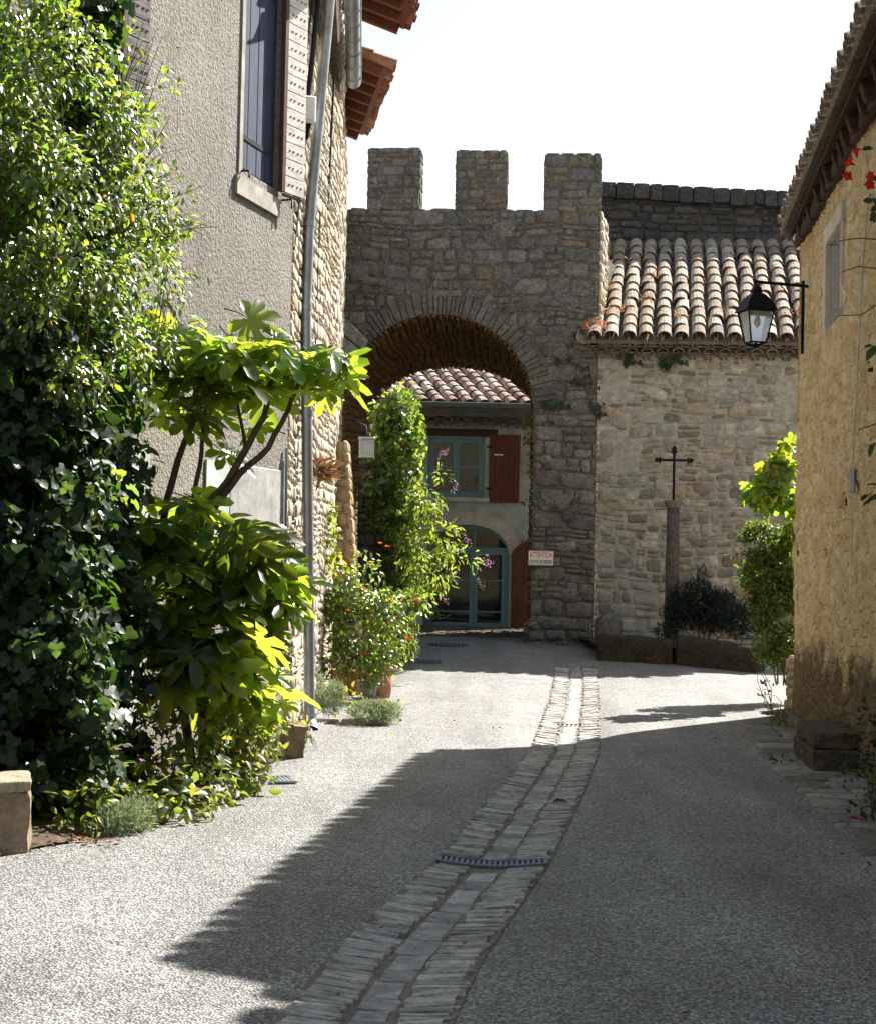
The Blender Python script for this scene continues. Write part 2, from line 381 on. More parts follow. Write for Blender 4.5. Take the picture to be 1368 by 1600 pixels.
PAL_TILE = [(0.42, 0.34, 0.265), (0.38, 0.29, 0.22), (0.46, 0.39, 0.32), (0.36, 0.28, 0.22), (0.42, 0.31, 0.225), (0.48, 0.41, 0.33)]
def jcol(pal, a=0.12):
    c = random.choice(pal); q = random.uniform(1 - a, 1 + a); return tuple(x * q for x in c)

# ------------------------------------------------------------------ masonry
def stone(mb, fr, cu, cv, w, h, depth, col, n=10, warp=None, e=0.42, rot=None):
    ring = []
    j = [random.uniform(0.90, 1.06) for _ in range(n)]
    ph = random.uniform(0, 6.28)
    for k in range(n):
        a = 2 * math.pi * (k + 0.5 * random.uniform(-.4, .4)) / n + 0.31
        ca, sa = math.cos(a), math.sin(a)
        x = math.copysign(abs(ca) ** e, ca) * w / 2 * j[k]; y = math.copysign(abs(sa) ** e, sa) * h / 2 * j[(k * 3) % n]
        ring.append((x, y))
    ra = rot if rot is not None else random.uniform(-.05, .05); cr, sr = math.cos(ra), math.sin(ra)
    ring = [(x * cr - y * sr, x * sr + y * cr) for (x, y) in ring]
    tu, tv = random.uniform(-.25, .25), random.uniform(-.25, .25)
    v = []
    for (sc, dn) in ((1.0, -0.03), (0.97, depth * 0.55), (0.84, depth * 0.95)):
        for (x, y) in ring:
            u, q = cu + x * sc, cv + y * sc
            if warp: q += warp(u, q)
            dd = dn + (0 if dn < 0 else depth * 0.5 * (tu * x / w + tv * y / h))
            v.append(fr(u, q, dd))
    q = cv + (warp(cu, cv) if warp else 0)
    v.append(fr(cu, q, depth * random.uniform(0.95, 1.25)))
    f = [[r * n + k, r * n + (k + 1) % n, (r + 1) * n + (k + 1) % n, (r + 1) * n + k] for r in range(2) for k in range(n)]
    f += [[2 * n + k, 2 * n + (k + 1) % n, 3 * n] for k in range(n)]
    mb.add(v, f, col, True)

def rubble(mb, fr, U, V, hr, wr, depth, pal, skip=None, u0=0, v0=0, gap=0.018, wav=0.03, seed=0, quoin=None):
    def warp(u, v): return wav * (noise.noise(Vector((u * 0.9 + seed, v * 0.7, seed * 1.7))) * 2)
    v = v0
    while v < V - 0.04:
        h = min(random.uniform(*hr), V - v)
        if V - v - h < hr[0] * 0.6: h = V - v
        u = u0 - random.uniform(0, wr[0])
        while u < U - 0.02:
            w = random.uniform(*wr) * (0.7 + 0.5 * h / hr[1])
            a, b = max(u, u0), min(u + w, U)
            if U - b < wr[0] * 0.45: b = U
            u = b
            if b - a < 0.05: continue
            cells = [(a, b, v, v + h)]
            if h > hr[0] * 1.35 and random.random() < 0.33:
                t = random.uniform(0.4, 0.6); cells = [(a, b, v, v + h * t), (a, b, v + h * t, v + h)]
                if random.random() < 0.4 and b - a > wr[0]:
                    tt = random.uniform(.35, .65); m = lerp(a, b, tt); cells[1:] = [(a, m, v + h * t, v + h), (m, b, v + h * t, v + h)]
            for (a1, b1, c1, d1) in cells:
                if skip == 'C':
                    if in_arch((a1 + b1) / 2, (c1 + d1) / 2, .34) or any(in_arch(x, y, .06) for x in (a1, b1) for y in (c1, d1)): continue
                elif skip and any(skip(x, y) for x in (a1 + .02, (a1 + b1) / 2, b1 - .02) for y in (c1 + .02, (c1 + d1) / 2, d1 - .02)): continue
                ra, rb = random.uniform(-.012, .012), random.uniform(-.012, .012)
                stone(mb, fr, (a1 + b1) / 2 + ra, (c1 + d1) / 2 + rb, b1 - a1 - gap * random.uniform(.3, 1.6), d1 - c1 - gap * random.uniform(.3, 1.6), depth * random.uniform(.5, 1.3), jcol(pal), warp=warp)
        v += h

def plane_frame(o, ux, uz, n):
    o, ux, uz, n = map(Vector, (o, ux, uz, n)); ux.normalize(); uz.normalize(); n.normalize()
    return lambda u, v, d: o + ux * u + uz * v + n * d
ZUP = Vector((0, 0, 1))

def stone_block(mb, o, ax, ay, az, pal, depth=0.03, hr=(.14, .26), wr=(.2, .42), mort=(0.24, 0.22, 0.19), faces="FLRBT", **kw):
    """a box with stones set into its faces; ax along the front, ay to the back, az up"""
    o, ax, ay, az = map(Vector, (o, ax, ay, az))
    (mb.rbox(o, ax, ay, az, mort, .022, 9, 5) if faces == "FLRBT" else mb.box(o, ax, ay, az, mort))
    X, Y, Z = ax.length, ay.length, az.length
    nf = az.cross(ax).normalized() * -1; 
    if nf.dot(ay) > 0: nf = -nf
    nl = ay.cross(az).normalized()
    if nl.dot(ax) > 0: nl = -nl
    if 'F' in faces: rubble(mb, plane_frame(o, ax, az, nf), X, Z, hr, wr, depth, pal, **kw)
    if 'B' in faces: rubble(mb, plane_frame(o + ay + ax, -ax, az, -nf), X, Z, hr, wr, depth, pal, **kw)
    if 'L' in faces: rubble(mb, plane_frame(o + ay, -ay, az, nl), Y, Z, hr, wr, depth, pal, **kw)
    if 'R' in faces: rubble(mb, plane_frame(o + ax, ay, az, -nl), Y, Z, hr, wr, depth, pal, **kw)
    if 'T' in faces: rubble(mb, plane_frame(o + az, ax, ay, az), X, Y, (Y * .5, Y * .5 + .01) if Y < .8 else hr, wr, depth, pal, **kw)

# ------------------------------------------------------------------ tiled roofs
def canal_tile(mb, p, along, side, up, L, r0, r1, col, convex=True, n=7, thick=0.014):
    """one barrel tile: p lower end, along = upslope unit, side unit, up = roof normal"""
    v = []
    for (q, r) in ((0, r0), (L, r1)):
        for t in (0, thick):
            for k in range(n):
                a = math.pi * k / (n - 1)
                rr = r - t
                z = math.sin(a) * rr * 0.85
                v.append(p + along * q + side * (math.cos(a) * rr) + up * (z if convex else -z))
    f = []
    for k in range(n - 1):
        f.append([k, k + 1, 2 * n + k + 1, 2 * n + k]); f.append([n + k, 3 * n + k, 3 * n + k + 1, n + k + 1])
        f.append([k, n + k, n + k + 1, k + 1]); f.append([2 * n + k, 2 * n + k + 1, 3 * n + k + 1, 3 * n + k])
    for k in (0, n - 1): f.append([k, 2 * n + k, 3 * n + k, n + k])
    mb.add(v, f, col, False)

def tile_roof(mb, o, edir, udir, width, length, pitch=0.24, row=0.33, pal=PAL_TILE, jit=1.0, under=True):
    o, e, u = Vector(o), Vector(edir).normalized(), Vector(udir).normalized()
    nrm = e.cross(u); nrm = nrm if nrm.z > 0 else -nrm
    side = nrm.cross(u).normalized()
    nc = int(width / pitch); nr = int(length / row)
    if under:
        mb.box(o - nrm * 0.13, e * width, u * length, nrm * 0.05, (0.2, 0.16, 0.12))
    for c in range(nc + 1):
        for k in range(nr):
            base = o + e * (c * pitch) + u * (k * row + random.uniform(-.015, .015) * jit)
            canal_tile(mb, base + u * 0.02 - nrm * 0.03 + e * random.uniform(-.008, .008), u, side, nrm, row + .1, pitch * .50, pitch * .44, jcol(pal, .2), False)
            if c < nc:
                b2 = base + e * (pitch / 2 + random.uniform(-.018, .018) * jit) - nrm * 0.03
                tilt = nrm * 0.03
                al = (u - nrm * random.uniform(.02, .055) + side * random.uniform(-.05, .05)).normalized()
                canal_tile(mb, b2 + tilt, al, side, nrm, row + .07, pitch * .43, pitch * .36, jcol(pal, .15), True)

def genoise(mb, o, edir, out, rows, width, pitch=0.22, r=0.10, step=0.11, h=0.12, pal=PAL_TILE):
    """rows of half-round tile ends corbelled out below an eave; o = foot of lowest row at wall face"""
    o, e, out = Vector(o), Vector(edir).normalized(), Vector(out).normalized()
    for k in range(rows):
        z = ZUP * (k * h)
        proj = step * (k + 1)
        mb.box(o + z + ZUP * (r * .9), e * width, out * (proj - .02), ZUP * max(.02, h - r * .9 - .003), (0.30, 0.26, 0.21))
        n = int(width / pitch)
        for i in range(n):
            c = o + z + e * ((i + .5 + .5 * (k % 2)) * pitch % width)
            canal_tile(mb, c + out * (proj + random.uniform(-.008, .012)), -out, e, ZUP, proj, r, r, jcol(pal, .15), True, 8, .022)

# ------------------------------------------------------------------ foliage
def tmpl_oval(w=0.5, fold=0.12, droop=0.12):
    v = [(0, 0, 0), (-w * .5, .35, fold), (-w * .42, .7, fold * .7 - droop * .4), (0, 1, -droop), (w * .42, .7, fold * .7 - droop * .4), (w * .5, .35, fold), (0, .5, 0)]
    f = [[0, 6, 1], [1, 6, 2], [2, 6, 3], [3, 6, 4], [4, 6, 5], [5, 6, 0]]
    return np.array(v), f
def tmpl_ivy():
    v = [(0, 0.18, 0), (-.3, 0, .02), (-.52, .3, -.03), (-.3, .5, .05), (-.25, .75, .0), (0, 1, -.08), (.25, .75, .0), (.3, .5, .05), (.52, .3, -.03), (.3, 0, .02), (0, .5, .0)]
    f = [[10, k, (k + 1) % 10] for k in range(10)]
    return np.array(v), f
def tmpl_palmate(lobes=7, spread=125, lw=0.15):
    v = [(0, 0, 0)]; f = []
    angs = [math.radians(lerp(-spread, spread, k / (lobes - 1))) for k in range(lobes)]
    ring = []
    for k, a in enumerate(angs):
        L = 1.0 - 0.45 * abs(a) / math.radians(spread)
        dx, dy = math.sin(a), math.cos(a); nx, ny = dy, -dx
        w = lw * (0.8 + .4 * L)
        def pt(l, s, z): return (dx * l + nx * s, dy * l + ny * s, z)
        ring += [pt(L * .34, -w * .62, .0), pt(L * .60, -w * 1.05, .02), pt(L * .86, -w * .92, -.06), pt(L, 0, -.13), pt(L * .86, w * .92, -.06), pt(L * .60, w * 1.05, .02), pt(L * .34, w * .62, .0)]
        b = 1 + 7 * k
        mid = None
    v += ring
    nv = len(v)
    for k, a in enumerate(angs):
        L = 1.0 - 0.45 * abs(a) / math.radians(spread)
        v.append((math.sin(a) * L * .6, math.cos(a) * L * .6, -.045))
        m = nv + k; b = 1 + 7 * k
        f += [[m, b + j, b + j + 1] for j in range(6)] + [[m, 0, b], [m, b + 6, 0]]
        if k < lobes - 1: f.append([0, b + 6, b + 7])
    return np.array(v), f
T_OVAL = tmpl_oval(); T_NARROW = tmpl_oval(0.26, 0.05, 0.2); T_IVY = tmpl_ivy(); T_PALM = tmpl_palmate(7, 122, .118); T_NEEDLE = tmpl_oval(0.16, .02, .05)
T_PALM5 = tmpl_palmate(5, 100, .2)

def unit(a): return a / np.maximum(np.linalg.norm(a, axis=1, keepdims=True), 1e-9)
def leaves_mesh(name, mat, parent, T, pos, axis, nrm, size, col):
    tv, tf = T; N = len(pos); k = len(tv)
    y = unit(axis); x = unit(np.cross(y, nrm)); z = np.cross(x, y)
    V = pos[:, None, :] + size[:, None, None] * (tv[None, :, 0:1] * x[:, None] + tv[None, :, 1:2] * y[:, None] + tv[None, :, 2:3] * z[:, None])
    V = V.reshape(-1, 3) - np.array(WL[parent])
    me = bpy.data.meshes.new(name)
    nf = len(tf); lens = np.array([len(q) for q in tf]); loop = np.concatenate([np.array(q) for q in tf])
    me.vertices.add(len(V)); me.vertices.foreach_set("co", V.ravel())
    L = (loop[None, :] + (np.arange(N) * k)[:, None]).ravel()
    me.loops.add(len(L)); me.loops.foreach_set("vertex_index", L.astype(np.int32))
    starts = np.concatenate([[0], np.cumsum(lens)[:-1]]); S = (starts[None, :] + (np.arange(N) * len(loop))[:, None]).ravel()
    me.polygons.add(N * nf); me.polygons.foreach_set("loop_start", S.astype(np.int32))
    me.update(calc_edges=True); me.validate()
    at = me.color_attributes.new("Col", 'FLOAT_COLOR', 'POINT')
    C = np.ones((N * k, 4), dtype=np.float32); C[:, :3] = np.repeat(col, k, axis=0); at.data.foreach_set("color", C.ravel())
    me.materials.append(mat)
    o = bpy.data.objects.new(name, me); COL.objects.link(o); o.parent = parent; WL[o] = WL[parent]
    return o

def blob_points(blobs, dens, freq=4.0, thr=-0.05, shell=0.45):
    """points in a union of ellipsoids [(centre, (rx,ry,rz), weight)], thinned by noise so that gaps and clumps appear"""
    out = []; ctr = []
    for (c, r, w) in blobs:
        vol = r[0] * r[1] * r[2] * 4.19
        n = int(dens * w * vol)
        d = RS.normal(size=(n, 3)); d = unit(d); rad = RS.uniform(shell ** 3, 1, n) ** (1 / 3.)
        rad *= RS.uniform(0.82, 1.12, n)
        p = d * rad[:, None] * np.array(r) + np.array(c)
        for i in range(n):
            if noise.noise(Vector(p[i]) * freq) > thr - 0.25 * (1 - rad[i]): out.append(p[i]); ctr.append(d[i])
    return np.array(out), np.array(ctr)

def leaf_cols(n, lo=0.6, hi=1.35, yellow=0.15, odd=0.0):
    q = RS.uniform(lo, hi, n)[:, None] * np.ones((n, 3))
    q[:, 0] *= RS.uniform(1 - .1, 1 + yellow * 3, n); q[:, 2] *= RS.uniform(.7, 1.2, n)
    if odd:
        m = RS.rand(n) < odd; q[m] = np.array([4.5, 1.5, .5]) * RS.uniform(.6, 1.2, (m.sum(), 1))
    return q

def clump(root, name, mat, T, blobs, dens, size, hang=0.5, freq=4.0, thr=-0.05, out_bias=0.6, shell=0.4, yellow=.15, odd=0.0, up=0.4, lo=.6, hi=1.35, sunw=0.0):
    p, d = blob_points(blobs, dens, freq, thr, shell)
    n = len(p)
    rnd = unit(RS.normal(size=(n, 3)))
    axis = unit(d * out_bias + rnd * 0.7 + np.array([0, 0, -hang]))
    nrm = unit(d * 0.6 + rnd[::-1] * 0.6 + np.array([0, 0, up]) + sunw * np.array([.72, -.42, .55]))
    sz = RS.uniform(size * .6, size * 1.3, n)
    return leaves_mesh(name, mat, root, T, p, axis, nrm, sz, leaf_cols(n, lo, hi, yellow, odd)), p

def stems(root, blobs, base, n=14, r=0.008, mat=None, name="stems", col=(1, 1, 1)):
    mb = MB(); base = Vector(base)
    for i in range(n):
        c, rr, w = random.choice(blobs)
        t = Vector(c) + Vector([random.uniform(-.75, .75) * q for q in rr])
        b = base + Vector((random.uniform(-.12, .12), random.uniform(-.12, .12), 0))
        m = b.lerp(t, .5) + Vector((random.uniform(-.1, .1), random.uniform(-.1, .1), random.uniform(0, .2)))
        pts = [b, b.lerp(m, .5) + Vector((random.uniform(-.03, .03), random.uniform(-.03, .03), 0)), m, m.lerp(t, .5) + Vector((random.uniform(-.04, .04), random.uniform(-.04, .04), .02)), t]
        mb.tube(pts, [r * 1.6, r * 1.3, r, r * .8, r * .4], 5, col)
    return mb.build(name, mat or MT["stem"], root)

def blossoms(root, mat, pts, size, name="flower", petals=6):
    tv = T_OVAL
    for q in pts:
        q = Vector(q)
        n = petals * 2
        pos = np.array([tuple(q)] * n); a = np.arange(n) * 2.4
        ax = np.stack([np.cos(a), np.sin(a), .3 + .6 * (np.arange(n) % 2)], 1); nr = np.stack([-np.cos(a) * .6, -np.sin(a) * .6, np.ones(n)], 1)
        leaves_mesh(name, mat, root, tv, pos, ax, nr, np.full(n, size * .5) * RS.uniform(.8, 1.2, n), leaf_cols(n, .7, 1.2, 0.0))

def E(px, py, d, rx, ry, rz, w=1.0): return (P(px, py, d), (rx, ry, rz), w)

# ================================================================== SETTING: ground, street, gutter, pavement
mb = MB()
xs = [-300, -80, -30, -12] + [x * 0.5 for x in range(-16, 33)] + [20, 40, 100, 300]
ys = [-300, -60, -20] + [y * 0.75 for y in range(-10, 54)] + [45, 60, 100, 200, 600]
vs = [(x, y, gz(x, min(y, 40)) - 0.09) for y in ys for x in xs]; nx = len(xs)
mb.add(vs, [[j * nx + i, j * nx + i + 1, (j + 1) * nx + i + 1, (j + 1) * nx + i] for j in range(len(ys) - 1) for i in range(nx - 1)], smooth=True)
tag(mb.build("ground", MT["ground"]), kind="structure")
mb = MB()
xs = np.arange(-6, 9.01, 0.12); ys = np.arange(-4, 33.1, 0.25); nx = len(xs)
vs = [(x, y, gz(x, y)) for y in ys for x in xs]
mb.add(vs, [[j * nx + i, j * nx + i + 1, (j + 1) * nx + i + 1, (j + 1) * nx + i] for j in range(len(ys) - 1) for i in range(nx - 1)], smooth=True)
tag(mb.build("road", MT["road"]), kind="structure")

def sett(mb, x0, x1, y0, y1, col, h=0.02):      # one paving stone across the gutter, x measured from the gutter line
    v = []
    tl = random.uniform(-.006, .006)
    for (dz, s) in ((-0.03, 1.0), (h * .75, .985), (h, .93)):
        for (a, b) in ((x0, y0), ((x0 + x1) / 2, y0 + random.uniform(-.003, .003)), (x1, y0), (x1, y1), ((x0 + x1) / 2, y1 + random.uniform(-.003, .003)), (x0, y1)):
            cx, cy = (x0 + x1) / 2, (y0 + y1) / 2
            a = cx + (a - cx) * s + random.uniform(-.004, .004); b = cy + (b - cy) * (s if dz < h else s * .97) + random.uniform(-.002, .002)
            X = gutter_x(b) + a; v.append((X, b + a * -0.10, gz(X, b) + dz + (tl * (a - cx) / .1 if dz > 0 else 0)))
    f = [[r * 6 + k, r * 6 + (k + 1) % 6, (r + 1) * 6 + (k + 1) % 6, (r + 1) * 6 + k] for r in range(2) for k in range(6)] + [[12, 13, 14, 15, 16, 17]]
    mb.add(v, f, col)
GRATES = [8.45]
mb = MB()
ys = np.arange(3.5, 22.3, 0.25)
v = []
for y in ys:
    for a in (-.31, -.2, -.09, 0, .09, .2, .31):
        X = gutter_x(y) + a; v.append((X, y - a * .1, gz(X, y) + 0.006))
mb.add(v, [[j * 7 + i, j * 7 + i + 1, j * 7 + i + 8, j * 7 + i + 7] for j in range(len(ys) - 1) for i in range(6)], (0.21, 0.19, 0.155), True)
PS = [(0.40, 0.39, 0.37), (0.46, 0.45, 0.43), (0.36, 0.35, 0.34), (0.42, 0.40, 0.37), (0.50, 0.49, 0.47)]
for side in (-1, 1):
    y = 3.6
    while y < 22.0:
        w = random.uniform(.014, .045) if random.random() < .8 else random.uniform(.045, .07)
        if not any(abs(y + w / 2 - g) < .14 for g in GRATES):
            L0, L1 = .10 + random.uniform(-.016, .016), .295 + random.uniform(-.03, .018)
            a, b = (L0, L1) if side > 0 else (-L1, -L0)
            if random.random() < .03:
                m = random.uniform(.4, .6) * (a + b)
                m = lerp(a, b, random.uniform(.35, .65)); sett(mb, a, m - .006, y, y + w, jcol(PS)); sett(mb, m + .006, b, y, y + w, jcol(PS))
            else: sett(mb, a, b, y, y + w, jcol(PS), random.uniform(.014, .026))
        y += w + random.choice((.003, .005, .008, .014))
y = 3.6
while y < 22.0:
    w = random.uniform(.10, .32)
    if not any(abs(y + w / 2 - g) < .1 + w / 2 for g in GRATES):
        sett(mb, -.07 + random.uniform(-.012, .012), .07 + random.uniform(-.012, .012), y, y + w, jcol([(0.36, 0.355, 0.345), (0.41, 0.405, 0.395), (0.32, 0.315, 0.305)], .18), .012)
    y += w + random.uniform(.008, .02)
tag(mb.build("gutter_paving", MT["sett"]), kind="structure")

def drain(name, cx, cy, w, l, n, label, z=None, rot=0.0, mat="grate", group=None):
    z = gz(cx, cy) if z is None else z
    r = thing(name, (cx, cy, z), label, "drain grate", group)
    c, s = math.cos(rot), math.sin(rot); ax, ay = Vector((c, s, 0)), Vector((-s, c, 0)); o = Vector((cx, cy, z + .004))
    m1 = MB()
    for k in range(8):
        q = o + ax * (-w / 2 + w * k / 8) - ay * l / 2; q2 = q + ax * w / 8; q, q2 = [p + ZUP * (gz(p.x, p.y) + .006 - p.z) for p in (q, q2)]
        m1.quad(q, q2, q2 + ay * l, q + ay * l)
    m1.build("pit", MT["cable"], r)  # flat black sheet painted as the shaded depth under the bars
    m2 = MB(); zz = ZUP * .006
    def zat(q): return ZUP * (gz(q.x, q.y) + .008 - q.z)
    for e in (-1, 1):
        for k in range(8):
            q = o + ax * (-w / 2 + w * k / 8) + ay * (e * (l / 2 - .008) - .008); q2 = q + ax * w / 8; dq = q2 + zat(q2) - q - zat(q)
            m2.box(q + zat(q), dq, ay * .016, ZUP * .014)
    for e in (-1, 1):
        q = o + ax * (e * (w / 2 - .006) - .006) - ay * (l / 2); m2.box(q + zat(q) + ZUP * .001, ax * .012, ay * l, ZUP * .0125)
    m2.build("frame", MT[mat], r)
    m3 = MB()
    for k in range(n):
        q = o + ax * (-w / 2 + w * (k + .2) / n) - ay * (l / 2 - .014); m3.box(q + zat(q) - ZUP * .001, ax * (w / n * .6), ay * (l - .028), ZUP * .012)
    m3.build("bars", MT[mat], r)
    return r
drain("drain_grate", gutter_x(8.45) + .0, 8.45, .60, .17, 20, "blue grey slotted drain grate crossing the stone gutter", z=gz(gutter_x(8.45), 8.45) + .022, rot=-.07)
g = G(432, 1221); drain("drain_grate", g.x, g.y, .24, .30, 8, "small slotted drain grate at the road edge beside the lobed shrub", rot=.3, mat="zinc")
g = G(664, 1046, .06); drain("drain_grate", g.x, g.y, .46, .25, 12, "dark channel grate in the shade right of the rose bush")
g = G(700, 1016, .2)
r = thing("manhole_cover", (g.x, g.y, gz(g.x, g.y)), "oval looking dark iron manhole cover before the arch", "manhole cover")
m = MB(); m.lathe((g.x, g.y, gz(g.x, g.y) + .003), [(.33, 0), (.33, .012), (.31, .016)], 24); m.build("rim", MT["grate"], r)
m = MB()
for k in range(9): m.box((g.x - .27 + k * .06, g.y - .2, gz(g.x, g.y) + .019), (.035, 0, 0), (0, .4, 0), (0, 0, .006))
m.build("bars", MT["iron"], r)
# thin expansion strip across the gutter, nearer the arch
mb = MB(); y0 = 15.75
for k in range(14): mb.box((gutter_x(y0) - .31 + k * .045, y0 + .0, gz(gutter_x(y0), y0) + .022), (.024, 0, 0), (0, .05, 0), (0, 0, .01))
tag(mb.build("drain_strip", MT["iron"], origin=(gutter_x(y0), y0, 0)), "thin dotted metal strip across the sunlit part of the gutter", "drain strip")

# right hand wall line
WC = P(1242, 1100, 17.3); WDX = 0.122
def wx(y): return WC.x + WDX * (y - 17.3)
mb = MB()
def pave_edge(y): return lerp(2.46, 3.05, (y - 8.7) / 6.7)
y = 4.0
while y < 15.6:
    h = random.uniform(.16, .42); x = pave_edge(y) + random.uniform(-.05, .04); xe = wx(y) - .02
    while x < xe - .08:
        w = min(random.uniform(.2, .55), xe - x)
        z = gz(x, y)
        fr = lambda u, v, d, z=z: (u, v, z + .004 + d)
        stone(mb, fr, x + w / 2, y + h / 2, w - .015, h - .012, .014, jcol([(0.26, 0.24, 0.21), (0.30, 0.28, 0.25), (0.22, 0.21, 0.19)], .2), e=.22)
        x += w
    y += h
tag(mb.build("pavement", MT["sett"]), kind="structure")
mb = MB()
fr = lambda u, v, d: (u, v, gz(u, v) + .004 + d)
rubble(mb, fr, 1.8, 31.7, (.10, .18), (.12, .3), .03, PAL_GATE, u0=-1.4, v0=27.6)
tag(mb.build("cobble_paving", MT["kerb"]), kind="structure")
# planting strip soil on the left
mb = MB()
LS0 = [G(-120, 1352), G(60, 1326), G(250, 1288), G(400, 1210), G(470, 1168)]; LS = []
for a, b in zip(LS0, LS0[1:]):
    for i in range(12): q = a.lerp(b, i / 12); LS.append(q + Vector((noise.noise(q * 5) * .07, 0, 0)))
v = [];
for q in LS: v += [(q.x, q.y, .012), (q.x - .35 - .1, q.y + .2, .07), (q.x - 1.6, q.y + .5, .09)]
mb.add(v, [[j * 3 + i, j * 3 + i + 1, j * 3 + i + 4, j * 3 + i + 3] for j in range(len(LS) - 1) for i in range(2)], smooth=True)
tag(mb.build("planting_soil", MT["soil"]), kind="structure")

# ================================================================== LEFT: plaster house
FA = Vector((-1.24, 14.5, 0)); FD = Vector((0.298, 1, 0)).normalized(); FN = Vector((FD.y, -FD.x, 0))   # facade direction, outward normal
def FP(px, py): return on_plane(px, py, FA, FN)
def FQ(px, py): q = FP(px, py); return ((q - FA).dot(FD), q.z)                      # along, height
def fpt(s, z, d=0): return FA + FD * s + FN * d + ZUP * z
s_end = FQ(447, 800)[0]; s_beg = s_end - 13
H1 = 9.2
plaster = thing("plaster_house", fpt(s_end, 0), "grey roughcast rendered house on the left with blue shutter", "house")
w1 = [FQ(380, 120)[0], FQ(437, 120)[0], FQ(385, 268)[1], FQ(385, 268)[1] + 2.0]      # far window: s0, s1, z0, z1
w2 = [FQ(120, 100)[0], FQ(184, 100)[0], FQ(165, 140)[1] + .0, FQ(165, 140)[1] + 2.0]
w3 = [FQ(150, 800)[0], FQ(196, 800)[0], 0.35, 2.25]                                   # ground floor opening behind the ivy
SP = sorted({s_beg, s_end, w1[0], w1[1], w2[0], w2[1], w3[0], w3[1]})
m = MB(); holes = [w1, w2, w3]
zz = sorted({0, H1, *(h[2] for h in holes), *(h[3] for h in holes)})
for a, b in zip(SP, SP[1:]):
    for c, d in zip(zz, zz[1:]):
        if any(h[0] - 1e-4 <= a and b <= h[1] + 1e-4 and h[2] - 1e-4 <= c and d <= h[3] + 1e-4 for h in holes): continue
        m.quad(fpt(a, c), fpt(b, c), fpt(b, d), fpt(a, d))
for h in holes:                                                                       # reveals
    D = -.22
    m.quad(fpt(h[0], h[2]), fpt(h[0], h[3]), fpt(h[0], h[3], D), fpt(h[0], h[2], D)); m.quad(fpt(h[1], h[2]), fpt(h[1], h[2], D), fpt(h[1], h[3], D), fpt(h[1], h[3]))
    m.quad(fpt(h[0], h[2]), fpt(h[0], h[2], D), fpt(h[1], h[2], D), fpt(h[1], h[2])); m.quad(fpt(h[0], h[3]), fpt(h[1], h[3]), fpt(h[1], h[3], D), fpt(h[0], h[3], D))
m.quad(fpt(s_end, 0), fpt(s_end, 0, -6), fpt(s_end, H1, -6), fpt(s_end, H1)); m.quad(fpt(s_beg, 0), fpt(s_beg, H1), fpt(s_beg, H1, -6), fpt(s_beg, 0, -6))
m.quad(fpt(s_beg, 0, -6), fpt(s_beg, H1, -6), fpt(s_end, H1, -6), fpt(s_end, 0, -6))
m.build("wall", MT["roughcast"], plaster)
m = MB(); tile_roof(m, fpt(s_beg, H1 - .02, .35), FD, (-FN * .95 + ZUP * .3), s_end - s_beg, 3.2, .3, .45); m.build("roof", MT["tile"], plaster)
# smooth painted plaster around the ground floor
def fbox(m, s0, s1, z0, z1, d0, d1, col=(1, 1, 1), bevel=0): m.box(fpt(s0, z0, d0), FD * (s1 - s0), FN * (d1 - d0), ZUP * (z1 - z0), col, bevel)
sa, za = FQ(357, 740); sb = FQ(436, 740)[0]
m = MB(); fbox(m, sa, sb, .0, FQ(357, 722)[1], .004, .022, bevel=.01)
m.build("painted_plaster", MT["plaster"], plaster)
m = MB(); fbox(m, w3[1] + .003, FQ(228, 800)[0], .1, 2.42, .004, .03, bevel=.01); fbox(m, w3[0] - .2, w3[1], 2.26, 2.42, .004, .03, bevel=.01)
s_, z_ = FQ(320, 745); fbox(m, s_, sa - .003, 1.78, 2.4, .004, .018)
m.build("door_surround", MT["pale"], plaster)
m = MB(); fbox(m, w3[0], w3[1], w3[2], w3[3], -.2, -.16); m.build("door", MT["brown"], plaster)
